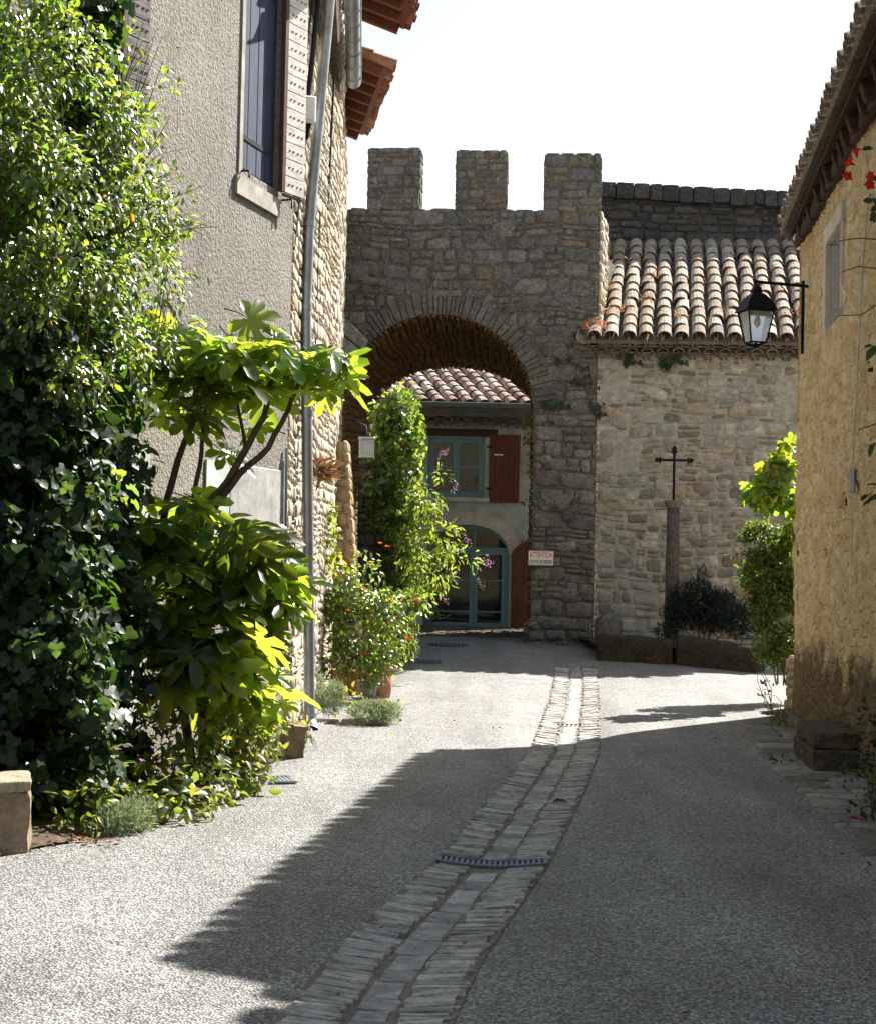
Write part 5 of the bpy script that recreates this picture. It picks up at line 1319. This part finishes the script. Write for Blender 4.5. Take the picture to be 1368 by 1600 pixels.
# ================================================================== PLANTS
# --- glossy climber at upper left
cl = thing("climbing_shrub", fpt(FQ(90, 1000)[0], 0, .5), "tall glossy climber filling the upper left, leaves glinting in sun", "climber")
B = [E(40, 130, 9.3, .5, .45, .42), E(130, 190, 9.8, .42, .42, .36), E(60, 300, 9.2, .5, .45, .40), E(170, 290, 10.0, .38, .38, .32), E(230, 330, 10.5, .27, .26, .26, .8), E(275, 375, 10.7, .2, .18, .16, .55),
     E(100, 420, 9.4, .45, .42, .36), E(200, 420, 10.1, .33, .33, .30), E(255, 450, 10.6, .2, .24, .2, .7), E(30, 480, 9.0, .35, .35, .25), E(150, 530, 9.8, .40, .40, .26), E(220, 540, 10.3, .26, .3, .25, .8), E(10, 20, 9.2, .35, .35, .3), E(215, 190, 10.4, .22, .25, .20, .5), E(90, 600, 9.4, .4, .4, .28)]
B += [E(20, -30, 9.2, .35, .35, .3), E(-20, 200, 9.0, .4, .4, .5), E(90, 60, 9.7, .3, .3, .3), E(290, 350, 10.8, .15, .15, .12, .5), E(-10, 400, 9.0, .3, .3, .4)]
clump(cl, "foliage", MT["leaf_rose"], T_OVAL, B, 7600, .060, hang=.55, freq=3.2, thr=.02, odd=.012, up=.25, yellow=.16, sunw=.75, lo=.4, hi=1.5)
B2 = [E(250, 130, 10.7, .2, .2, .15, .4), E(245, 225, 10.8, .2, .2, .2, .4), E(300, 350, 10.9, .16, .16, .10, .5), E(265, 290, 10.7, .2, .2, .15, .45), E(270, 430, 10.9, .15, .2, .15, .4), E(322, 352, 10.9, .12, .12, .07, .5), E(295, 300, 10.9, .16, .14, .10, .4), E(232, 75, 10.6, .2, .2, .15, .3), E(300, 440, 10.9, .12, .15, .12, .4), E(60, 400, 8.9, .3, .2, .10, .5), E(200, 60, 10.5, .2, .2, .25, .3)]
clump(cl, "outer_sprays", MT["leaf_rose"], T_OVAL, B2, 4200, .062, hang=.35, freq=5, thr=0.0, shell=.1, yellow=.2, odd=.02, sunw=.45)
stems(cl, B[:10], fpt(FQ(60, 1000)[0], 0.1, .3), 12, .007, MT["bark"])
mb = MB()
for (c, r_, w_) in B2:
    for i in range(5):
        t = c + Vector([random.uniform(-1, 1) * q for q in r_]); b = c + (P(150, 330, 10.0) - c) * random.uniform(.35, .6) + Vector((0, 0, random.uniform(-.15, .1)))
        mb.tube([b, b.lerp(t, .5) + ZUP * random.uniform(.0, .06), t], [.005, .004, .002], 4)
mb.build("twigs", MT["bark"], cl)
# --- ivy: a dark curtain below and behind
iv = thing("ivy", fpt(FQ(70, 1000)[0], 0, .3), "dark dense ivy curtain covering the lower left wall", "ivy")
B = [E(60, y, 9.6 - (y - 600) * .0006, .5, .42, .36) for y in range(560, 1260, 110)] + [E(150, y, 10.1, .36, .38, .36) for y in range(620, 1240, 110)] + [E(-10, y, 9.2, .4, .4, .4) for y in range(560, 1260, 140)] + [E(110, y, 10.2, .42, .25, .45) for y in range(-20, 560, 120)] + [E(140, y, 10.3, .3, .25, .3, .7) for y in range(0, 300, 120)]
clump(iv, "foliage", MT["leaf_ivy"], T_IVY, B, 2500, .095, hang=.9, freq=2.6, thr=-.2, up=.1, shell=.5, yellow=.06, sunw=.25)
B2 = [E(190, 900, 10.2, .18, .5, .2, .6), E(60, 1000, 9.1, .45, .5, .1, .5), E(120, 760, 9.5, .4, .6, .1, .4), E(190, 640, 10.2, .18, .3, .2, .6)]
clump(iv, "young_leaves", MT["leaf_rose"], T_IVY, B2, 1500, .085, hang=.8, freq=4, thr=.02, shell=.1)
stems(iv, B, fpt(FQ(70, 1000)[0], 0, .3), 16, .010, MT["bark"], "trunks")

# --- big lobed shrub
fg_b = G(300, 1215)
fg = thing("lobed_shrub", (fg_b.x - .1, 10.9, 0), "large shrub with lobed leaves glowing yellow green in the sun", "shrub")
mb = MB()
D_ = 11.0
ST = [([(300, 1200), (262, 900), (255, 810), (278, 720), (305, 655), (325, 590)], .036), ([(262, 860), (300, 800), (312, 730), (318, 660), (335, 580)], .024),
      ([(320, 1200), (312, 900), (312, 830), (345, 775), (375, 720), (412, 650), (425, 590)], .042), ([(330, 800), (375, 740), (420, 700), (450, 640), (470, 590)], .030),
      ([(312, 800), (360, 745), (385, 700), (375, 650), (362, 580)], .020), ([(325, 1180), (370, 1000), (400, 900), (420, 850)], .024), ([(300, 1180), (270, 1050), (250, 950)], .022)]
tips = []
for pts, r in ST:
    q = [P(x, y, D_ + random.uniform(-.05, .05) + i * random.uniform(-.03, .05)) for i, (x, y) in enumerate(pts)]
    fine = []
    for a, b in zip(q, q[1:]):
        for t in (0, .33, .66): fine.append(a.lerp(b, t) + Vector((random.uniform(-.008, .008), random.uniform(-.008, .008), 0)))
    fine.append(q[-1]); n = len(fine)
    mb.tube(fine, [r * (1 - .6 * i / n) for i in range(n)], 8); tips.append(q[-1])
mb.build("stems", MT["bark"], fg)
def big_leaves(name, blobs, n, size, droop=.35, lo=.5, hi=1.4):
    pos, ax, nr = [], [], []
    pet = MB()
    W = np.array([b[2] * b[1][0] * b[1][2] for b in blobs]); W = W / W.sum()
    for i in range(n):
        c, r, w = blobs[RS.choice(len(blobs), p=W)]
        d = Vector(unit(RS.normal(size=(1, 3)))[0]); d.z = d.z * .8 + .15; rad = RS.uniform(.45, 1.25)
        p = Vector(c) + Vector((d.x * r[0], d.y * r[1], d.z * r[2])) * rad
        out = Vector((d.x, d.y, 0)); out = out.normalized() if out.length > .05 else Vector((1, 0, 0))
        a = (out + Vector((RS.normal() * .35, RS.normal() * .35, -droop + RS.normal() * .25))).normalized()
        nn_ = (Vector((RS.normal() * .5, RS.normal() * .5 - .35, .9)) + out * .35).normalized()
        pos.append(p); ax.append(a); nr.append(nn_)
        b = p - a * RS.uniform(.12, .25) - Vector((0, 0, .02)); pet.tube([b, b.lerp(p, .6) + ZUP * .015, p], [.006, .005, .004], 4, caps=False)
    leaves_mesh(name, MT["leaf_fig"], fg, T_PALM, np.array(pos), np.array(ax), np.array(nr), RS.uniform(size * .45, size * 1.25, n), leaf_cols(n, lo, hi, .16))
    pet.build("leaf_stalks", MT["stem"], fg)
big_leaves("upper_leaves", [E(300, 570, 11.1, .30, .32, .26), E(380, 560, 11.1, .34, .36, .26), E(450, 565, 11.2, .28, .32, .24), E(340, 610, 11.1, .42, .36, .22), E(520, 600, 11.2, .26, .25, .20, 1.3), E(250, 530, 11.0, .2, .2, .2, .6), E(265, 640, 11.0, .2, .26, .18, .6), E(440, 660, 11.2, .26, .26, .16, .45), E(320, 690, 11.0, .25, .2, .1, .3)], 128, .30)
big_leaves("lower_leaves", [E(330, 870, 10.9, .40, .36, .32), E(260, 930, 10.7, .36, .36, .36), E(380, 930, 10.9, .28, .30, .3), E(330, 1010, 10.7, .40, .36, .32), E(420, 985, 11.0, .18, .2, .2, .8), E(270, 1050, 10.5, .35, .3, .26), E(385, 1085, 10.9, .25, .25, .2), E(300, 800, 10.9, .24, .25, .14, .7), E(210, 820, 10.6, .2, .25, .3, .7), E(445, 930, 11.0, .12, .15, .2, .8)], 225, .32, .4, .42, 1.3)  # lower crown's weaker light put into darker leaf tints

# --- low flowers under it
lf = thing("flowering_border_plant", G(330, 1240), "leafy border plants with small mauve flowers below the lobed shrub", "flowering plant")
B = [E(x, y, d, .26, .24, .2) for (x, y, d) in ((150, 1215, 9.4), (230, 1200, 9.8), (300, 1175, 10.2), (360, 1150, 10.7), (400, 1130, 11.3), (270, 1240, 9.9), (340, 1210, 10.6), (200, 1140, 9.9), (120, 1150, 9.4), (300, 1120, 10.5), (210, 1255, 9.3), (280, 1262, 9.5), (120, 1262, 9.0), (315, 1235, 10.0), (380, 1170, 11.0), (360, 1215, 10.5))]
clump(lf, "foliage", MT["leaf_light"], T_OVAL, B, 3800, .08, hang=.4, freq=4, thr=-.12, shell=.2, lo=.4, hi=1.2, sunw=.3)
stems(lf, B, G(310, 1225), 30, .004)
blossoms(lf, MT["petal_pink"], [P(x, y, d) for (x, y, d) in ((183, 1172, 9.2), (196, 1168, 9.3), (240, 1170, 9.6), (222, 1190, 9.5), (330, 1185, 10.2), (372, 1195, 10.6), (378, 1205, 10.6), (285, 1238, 9.8), (390, 1190, 10.9), (345, 1165, 10.4))], .05, "blossom")
blossoms(lf, MT["petal_orange"], [P(237, 1265, 9.4), P(255, 1125, 10), P(275, 1225, 9.7)], .04, "blossom")
sv = thing("silver_cushion_plant", G(190, 1305), "grey green feathery cushion plant at the road edge, below the ivy", "cushion plant")
B = [E(190, 1285, 9.0, .17, .16, .12), E(215, 1278, 9.15, .12, .12, .13), E(160, 1295, 8.9, .13, .12, .09)]
clump(sv, "foliage", MT["leaf_silver"], T_NEEDLE, B, 150000, .040, hang=-.6, freq=6, thr=-.3, shell=.2, up=.2)
sv2 = thing("low_ground_ivy", G(90, 1318), "low green ground cover leaves beside the squat stone block", "ground cover")
clump(sv2, "foliage", MT["leaf_ivy"], T_OVAL, [E(85, 1305, 8.75, .2, .14, .09), E(130, 1300, 8.85, .14, .12, .08)], 9000, .05, hang=-.1, thr=-.2)
# fallen leaves
ll = thing("fallen_leaves", G(140, 1318), "scattered rusty fallen leaves in the gutter by the cushion plant", "fallen leaves")
n = 34; pos = np.array([tuple(G(RS.uniform(90, 190), RS.uniform(1312, 1322)) + Vector((0, 0, RS.uniform(.012, .03)))) for _ in range(n)])
leaves_mesh("leaf", MT["leaf_dry"], ll, T_OVAL, pos, np.stack([RS.normal(size=n), RS.normal(size=n), RS.normal(size=n) * .2], 1), np.stack([RS.normal(size=n) * .3, RS.normal(size=n) * .3, np.ones(n)], 1), RS.uniform(.03, .055, n), leaf_cols(n, .3, .9, .1))
w = thing("small_weed", G(475, 1165), "small leafy weeds growing around the foot of the downpipe", "weed")
B = [E(455, 1090, 13.2, .12, .12, .28, .7), E(470, 1140, 13.3, .14, .12, .12), E(445, 1150, 12.6, .16, .12, .14), E(497, 1170, 13.0, .05, .05, .04), E(415, 1165, 12.2, .15, .12, .15)]
clump(w, "foliage", MT["leaf_light"], T_OVAL, B, 4200, .06, hang=.2, thr=-.1, shell=.1, yellow=.3); stems(w, B, G(460, 1165), 14, .004)

# --- green climber behind the downpipe, rose bush, cushions
gc = thing("green_creeper", P(515, 1000, 17.6), "bright green creeper strip on the stone wall behind the downpipe", "creeper")
B = [E(512, 825, 17.6, .13, .15, .22), E(520, 880, 17.5, .12, .15, .25), E(515, 940, 17.5, .13, .15, .25), E(517, 800, 17.6, .1, .12, .12)]
clump(gc, "foliage", MT["leaf_light"], T_IVY, B, 6500, .062, hang=.7, freq=5, thr=-.15)
rb = thing("rose_bush", G(580, 1085) + ZUP * .28, "sunlit rose bush with a few red blooms growing from pots", "rose bush")
B = [E(560, 930, 17.7, .34, .34, .34), E(600, 960, 17.8, .30, .3, .34), E(550, 1000, 17.6, .30, .3, .3), E(595, 1020, 17.7, .28, .28, .26), E(570, 890, 17.9, .22, .25, .24, .7), E(630, 945, 17.9, .2, .22, .2, .5), E(625, 1010, 17.8, .18, .2, .16, .5), E(535, 950, 17.6, .2, .24, .3), E(640, 1030, 17.8, .12, .1, .08, .5), E(575, 1050, 17.5, .3, .25, .18), E(530, 1030, 17.5, .18, .2, .25)]
clump(rb, "foliage", MT["leaf_rose"], T_OVAL, B, 5200, .075, hang=.3, freq=4, thr=-.08, shell=.2, odd=.012, yellow=.18, sunw=.75)
stems(rb, B, G(580, 1075) + ZUP * .28, 22, .005)
blossoms(rb, MT["petal_red"], [P(651, 940, 17.6), P(573, 1024, 17.3), P(637, 1000, 17.6)], .10, "bloom")
blossoms(rb, MT["petal_orange"], [P(568, 921, 17.4), P(622, 966, 17.6), P(605, 855, 17.8), P(551, 862, 17.8), P(548, 877, 17.8), P(594, 850, 17.8), P(545, 955, 17.3)], .08, "bloom")
s1_ = thing("silver_cushion_plant", G(582, 1132), "grey green cushion plant nearest the road below the rose pots", "cushion plant")
clump(s1_, "foliage", MT["leaf_silver"], T_NEEDLE, [E(582, 1115, 15.2, .25, .22, .13), E(600, 1112, 15.3, .18, .2, .10)], 110000, .045, hang=-.6, freq=6, thr=-.3, shell=.2, up=.2)
clump(s1_, "weeds", MT["leaf_light"], T_OVAL, [E(615, 1105, 15.5, .12, .15, .12), E(622, 1122, 15.4, .1, .1, .06)], 4000, .05, hang=-.1)
s2_ = thing("silver_cushion_plant", G(515, 1115), "taller silvery cushion plant between the downpipe and the grey pot", "cushion plant")
clump(s2_, "foliage", MT["leaf_silver"], T_NEEDLE, [E(516, 1090, 15.6, .17, .18, .18), E(508, 1070, 15.7, .1, .12, .12)], 110000, .045, hang=-.5, freq=6, thr=-.3, shell=.2)
clump(s2_, "weeds", MT["leaf_light"], T_OVAL, [E(545, 1085, 15.6, .14, .14, .10)], 5000, .06, hang=-.1)

# --- ivy column and butterfly bush before the arch
ic = thing("ivy_column", P(625, 1040, 21.8), "tall sunlit ivy column on the wall end left of the arch", "ivy")
B = [E(628, y, 21.9, .30 + .06 * math.sin(y * .03), .34, .36) for y in range(640, 960, 48)] + [E(600, y, 21.9, .22, .3, .3) for y in range(650, 820, 50)] + [E(640, 660, 21.9, .2, .2, .3), E(650, 800, 21.6, .26, .3, .4), E(630, 625, 21.9, .22, .2, .16), E(575, 760, 21.6, .1, .12, .22, .6)]
clump(ic, "foliage", MT["leaf_rose"], T_IVY, B, 3000, .085, hang=.7, freq=3, thr=-.2, shell=.45, yellow=.15)
stems(ic, B, P(625, 1030, 21.9), 10, .012, MT["bark"])
bd = thing("butterfly_bush", P(670, 1040, 21.3), "arching bush with narrow leaves and mauve flower spikes", "bush")
B = [E(665, 780, 21.2, .26, .3, .3), E(690, 840, 21.1, .30, .3, .28), E(715, 870, 21.0, .25, .26, .24, .8), E(680, 900, 21.1, .25, .26, .22, .8), E(735, 875, 20.9, .14, .16, .2, .7), E(650, 860, 21.2, .28, .3, .34), E(690, 745, 21.2, .18, .2, .16, .5), E(655, 930, 21.2, .18, .2, .2), E(635, 950, 21.3, .3, .25, .3), E(630, 1000, 21.3, .25, .22, .25)]
clump(bd, "foliage", MT["leaf_light"], T_NARROW, B, 3300, .115, hang=.5, freq=4, thr=-.05, shell=.15, out_bias=.9, yellow=.1)
stems(bd, B, P(635, 1040, 21.4), 9, .006)
SPK = []
for (x, y) in ((683, 718), (692, 712), (722, 835), (755, 873), (745, 905), (705, 770), (690, 930), (757, 868)):
    q = P(x, y, 20.9); n = 26; t = RS.uniform(0, 1, n); ax_ = np.array([.35, -.1, -.45 if y > 800 else .5])
    pos = np.array(tuple(q)) + t[:, None] * ax_ * .26 + RS.normal(size=(n, 3)) * .014
    leaves_mesh("flower_spike", MT["petal_pink"] if y != 905 else MT["leaf_dry"], bd, T_OVAL, pos, RS.normal(size=(n, 3)), RS.normal(size=(n, 3)), RS.uniform(.02, .04, n), leaf_cols(n, .4, 1.0, 0))
dg_ = thing("door_plant", P(682, 978, 31.2), "small pale green plant at the foot of the glazed door", "plant")
clump(dg_, "foliage", MT["leaf_silver"], T_NARROW, [E(682, 962, 31.3, .24, .15, .20)], 3500, .12, hang=-.5, shell=.1)
# ivy sprigs on the arch edge and pier
sp_ = thing("hanging_creeper", gf(uc + RA, vspr, .05), "light green creeper hanging along the right edge of the arch", "creeper")
B = [E(822, 655, 26.2, .10, .14, .12), E(824, 685, 26.2, .09, .12, .14), E(826, 720, 26.2, .05, .08, .22, .8), E(820, 785, 26.2, .07, .08, .06), E(812, 665, 26.3, .07, .08, .05)]
clump(sp_, "foliage", MT["leaf_light"], T_IVY, B, 9000, .062, hang=.7, freq=5, thr=-.1, shell=.1, yellow=.25); stems(sp_, B, P(825, 640, 26.2), 8, .004)
pi_ = thing("pier_ivy", gf(uc + RA + .3, vspr, .05), "scattered dark ivy leaves on the stone pier right of the arch", "ivy")
q = [];
for (x, y, k_) in ((858, 625, 5), (882, 632, 8), (905, 590, 6), (930, 635, 8), (873, 560, 4), (925, 600, 3), (855, 660, 2), (915, 575, 4), (930, 648, 3), (895, 780, 2), (985, 565, 14), (1040, 565, 20), (975, 555, 8), (1055, 558, 10)):
    for _ in range(k_): q.append(tuple(on_plane(x + RS.normal() * 7, y + RS.normal() * 4, GLb + GN * .09, GN)))
q = np.array(q); n = len(q)
leaves_mesh("foliage", MT["leaf_dark"], pi_, T_IVY, q, np.stack([RS.normal(size=n) * .6, -np.ones(n) * .2, -np.ones(n)], 1), np.stack([RS.normal(size=n) * .3, -np.ones(n), RS.normal(size=n) * .3 + .3], 1), RS.uniform(.07, .13, n), leaf_cols(n))
gr_ = thing("pier_grass", G(870, 1000, .29), "dark low weeds along the foot of the gate pier", "weeds")
clump(gr_, "foliage", MT["leaf_dark"], T_NARROW, [E(850, 1003, 25.3, .3, .12, .06), E(890, 1000, 25.3, .25, .12, .08), E(830, 985, 25.6, .1, .1, .1, .6)], 4000, .10, hang=-.4, shell=.1)
# rosemary in the trough
ro_ = thing("rosemary_bush", Vector((cx.x + .3, 24.3, .45)), "dark rosemary bush in the stone kerb beside the cross column", "shrub")
B = [E(1088, 945, 24.3, .46, .3, .38), E(1065, 960, 24.2, .34, .26, .3), E(1118, 958, 24.1, .42, .3, .36), E(1155, 972, 23.6, .36, .28, .28), E(1095, 905, 24.3, .14, .12, .25, .6), E(1040, 985, 24.0, .22, .2, .12), E(1082, 915, 24.3, .1, .1, .2, .6), E(1135, 935, 24.2, .12, .12, .16, .6)]
clump(ro_, "foliage", MT["leaf_blue"], T_NEEDLE, B, 15000, .085, hang=-.6, freq=3.5, thr=-.2, shell=.15, out_bias=.4, lo=.5, hi=1.1); stems(ro_, B, Vector((cx.x + .4, 24.2, .4)), 22, .006)
# right hand vine, shrub
vn = thing("grape_vine", P(1215, 1000, 18.6), "sunlit bright green vine spilling past the ochre house corner", "vine")
B = [E(1210, 735, 18.4, .26, .25, .24), E(1193, 772, 18.4, .26, .24, .18), E(1228, 705, 18.5, .14, .16, .14), E(1235, 780, 18.5, .2, .25, .2), E(1180, 770, 18.3, .10, .1, .08, .6), E(1250, 830, 18.6, .2, .3, .3)]
clump(vn, "foliage", MT["leaf_fig"], T_PALM5, B, 1500, .13, hang=.5, freq=3, thr=-.2, shell=.25, yellow=.15); stems(vn, B, P(1262, 1050, 18.8), 2, .008, MT["bark"])
vs_ = thing("dark_hedge_shrub", P(1210, 1070, 18.8), "dark green rounded shrub below the bright vine", "shrub")
B = [E(1192, 850, 18.8, .32, .3, .28), E(1195, 900, 18.8, .32, .3, .3), E(1205, 950, 18.7, .28, .26, .3), E(1200, 1010, 18.6, .2, .2, .2), E(1165, 845, 18.8, .14, .16, .1, .8), E(1240, 900, 18.9, .3, .4, .5), E(1235, 1000, 18.8, .16, .2, .3), E(1215, 990, 18.6, .12, .1, .12), E(1185, 835, 18.8, .18, .2, .16)]
B += [E(1225, 1030, 18.6, .22, .25, .3), E(1195, 945, 18.7, .22, .26, .3)]
clump(vs_, "foliage", MT["leaf_hedge"], T_OVAL, B, 15000, .06, hang=.2, freq=3.5, thr=-.2, shell=.3, lo=.45, hi=1.1)
B2 = [E(1145, 866, 18.8, .09, .06, .02, .8), E(1220, 975, 18.4, .08, .06, .08, .8)]
clump(vs_, "outer_sprays", MT["leaf_light"], T_OVAL, B2, 9000, .055, hang=0, thr=-.2, shell=0); stems(vs_, B + B2, P(1220, 1070, 18.8), 5, .007, MT["bark"])
# weeds along the right wall
wd = thing("wall_foot_weeds", G(1225, 1140), "ragged green weeds with a red flower at the ochre wall's near corner", "weeds")
B = [E(1205, 1090, 16.4, .10, .12, .22, .7), E(1215, 1125, 16.0, .14, .15, .12), E(1195, 1075, 16.5, .08, .08, .14, .5), E(1235, 1140, 15.4, .18, .15, .08), E(1182, 1042, 16.4, .05, .05, .08, .5)]
clump(wd, "foliage", MT["leaf_light"], T_OVAL, B, 6500, .05, hang=0, thr=-.05, shell=.1, lo=.4); stems(wd, B, G(1215, 1135), 12, .004)
blossoms(wd, MT["petal_red"], [P(1205, 1117, 16.0)], .08)
wd2 = thing("bright_weed", G(1275, 1150), "fresh yellow green weed tuft beside the dark stone step", "weeds")
B = [E(1272, 1135, 14.3, .12, .1, .10), E(1262, 1145, 14.4, .1, .1, .08), E(1300, 1155, 13.6, .2, .1, .05, .6)]
clump(wd2, "foliage", MT["leaf_light"], T_OVAL, B, 7000, .055, hang=-.1, thr=-.1, shell=.1, yellow=.2)
wd3 = thing("wall_foot_shrub", G(1362, 1290), "dark leafy plant with a magenta flower at the right edge", "plant")
B = [E(1362, 1250, 9.6, .14, .16, .10), E(1372, 1200, 10.4, .18, .2, .16), E(1330, 1215, 11.0, .12, .1, .06, .7), E(1350, 1265, 9.4, .14, .1, .05, .6), E(1365, 1120, 11.5, .12, .2, .25, .5)]
clump(wd3, "foliage", MT["leaf_dark"], T_OVAL, B, 7500, .05, hang=0, thr=-.1, shell=.1, lo=.5); stems(wd3, B, G(1375, 1270), 12, .004)
blossoms(wd3, MT["petal_magenta"], [P(1336, 1280, 9.2), P(1345, 1282, 9.25), P(1331, 1279, 9.2)], .05)
wd4 = thing("paving_weeds", G(1235, 1190), "thin weeds growing from the joints of the stone paving strip", "weeds")
clump(wd4, "foliage", MT["leaf_dark"], T_NARROW, [E(1225, 1190, 12.6, .16, .1, .04), E(1250, 1187, 12.7, .12, .1, .05), E(1318, 1238, 10.6, .08, .06, .03), E(1315, 1260, 10.0, .1, .06, .04)], 5500, .07, hang=-.3, shell=0)
# trumpet vine on the right wall
tv_ = thing("trumpet_vine", P(1390, 900, 10.4), "trumpet vine with red flowers and thin runners on the ochre wall", "vine")
B = [E(1362, 238, 10.6, .07, .1, .08, .8), E(1385, 300, 10.5, .14, .2, .2), E(1380, 560, 10.2, .1, .15, .1, .7), E(1385, 775, 10.2, .1, .2, .1, .8)]
clump(tv_, "foliage", MT["leaf_dark"], T_OVAL, B, 3500, .075, hang=.4, shell=.1)
def trumpet(q, d, s):
    d = Vector(d).normalized(); u = d.orthogonal().normalized(); w_ = d.cross(u); m = MB(); v = []; n = 10
    for (t, r) in ((0, .10), (.4, .16), (.75, .3), (1.0, .62), (.97, .7)):
        for k_ in range(n):
            a = 2 * math.pi * k_ / n; rr = r * (1 + (.22 * math.cos(5 * a) if t > .9 else 0)); v.append(Vector(q) + (d * t + (u * math.cos(a) + w_ * math.sin(a)) * rr) * s)
    m.add(v, [[i * n + k_, i * n + (k_ + 1) % n, (i + 1) * n + (k_ + 1) % n, (i + 1) * n + k_] for i in range(4) for k_ in range(n)], smooth=True); m.build("flower", MT["petal_red"], tv_)
for (x, y, dx, dz_) in ((1334, 258, -1, .3), (1328, 268, -.6, -.8), (1338, 246, -.3, .9), (1368, 276, -1, -.1), (1362, 282, -.5, -.7)): trumpet(P(x, y, 10.4), (dx, -.5, dz_), .055)
m = MB()
for pts in ([(1372, 374), (1340, 372), (1300, 378)], [(1372, 420), (1340, 416), (1312, 426)], [(1372, 474), (1345, 492), (1308, 493)], [(1372, 660), (1340, 672)]):
    m = MB(); m.tube([P(x, y, 10.9) for x, y in pts], [.006, .005, .003][:len(pts)], 5); m.build("runner", MT["stem"], tv_)
n = 4; pos = np.array([tuple(P(x, y, 10.4)) for (x, y) in ((1366, 541), (1352, 565), (1312, 384), (1368, 690))])
leaves_mesh("runner_leaves", MT["leaf_ivy"], tv_, T_OVAL, pos, np.array([[-1, -.3, -.1], [.6, -.3, .9], [-1, -.2, 0], [-.5, 0, -1]]), np.array([[0, -.6, 1.], [-.7, -.7, .5], [0, -.3, 1], [-1, -.5, .2]]), np.array([.09, .15, .09, .12]), leaf_cols(4))
lfq = gz(gutter_x(11.2), 11.2); q = G(872, 1252)
fl = thing("fallen_leaf", (q.x, q.y, gz(q.x, q.y)), "single dark fallen leaf lying on the stone gutter", "leaf")
leaves_mesh("blade", MT["leaf_dark"], fl, T_OVAL, np.array([[q.x - .05, q.y, gz(q.x, q.y) + .03]]), np.array([[1, .1, .12]]), np.array([[0, -.3, 1.]]), np.array([.12]), leaf_cols(1))

# --- leaf litter and grit along the foot of the walls
q = []
for _ in range(420):
    t = RS.uniform(0, 1); sd = RS.rand()
    if sd < .45:
        a, b = LS[int(t * (len(LS) - 1))], None; x, y = a.x + abs(RS.normal()) * .10 - .05, a.y + RS.uniform(-.1, .1)
    elif sd < .85: y = lerp(7, 16, t); x = pave_edge(y) + .05 - abs(RS.normal()) * .25 + RS.uniform(0, .3)
    else: y = lerp(5, 20, t); x = gutter_x(y) + RS.normal() * .9
    q.append((x, y, gz(x, y) + .028))
q = np.array(q); n = len(q)
lt = thing("leaf_litter", (0, 10, 0), "small dry leaves and twigs blown along the street edges", "leaf litter"); lt["kind"] = "stuff"
leaves_mesh("litter", MT["leaf_dry"], lt, T_OVAL, q, np.stack([RS.normal(size=n), RS.normal(size=n), RS.normal(size=n) * .15], 1), np.stack([RS.normal(size=n) * .3, RS.normal(size=n) * .3, np.ones(n)], 1), RS.uniform(.015, .04, n), leaf_cols(n, .15, .55, 0))
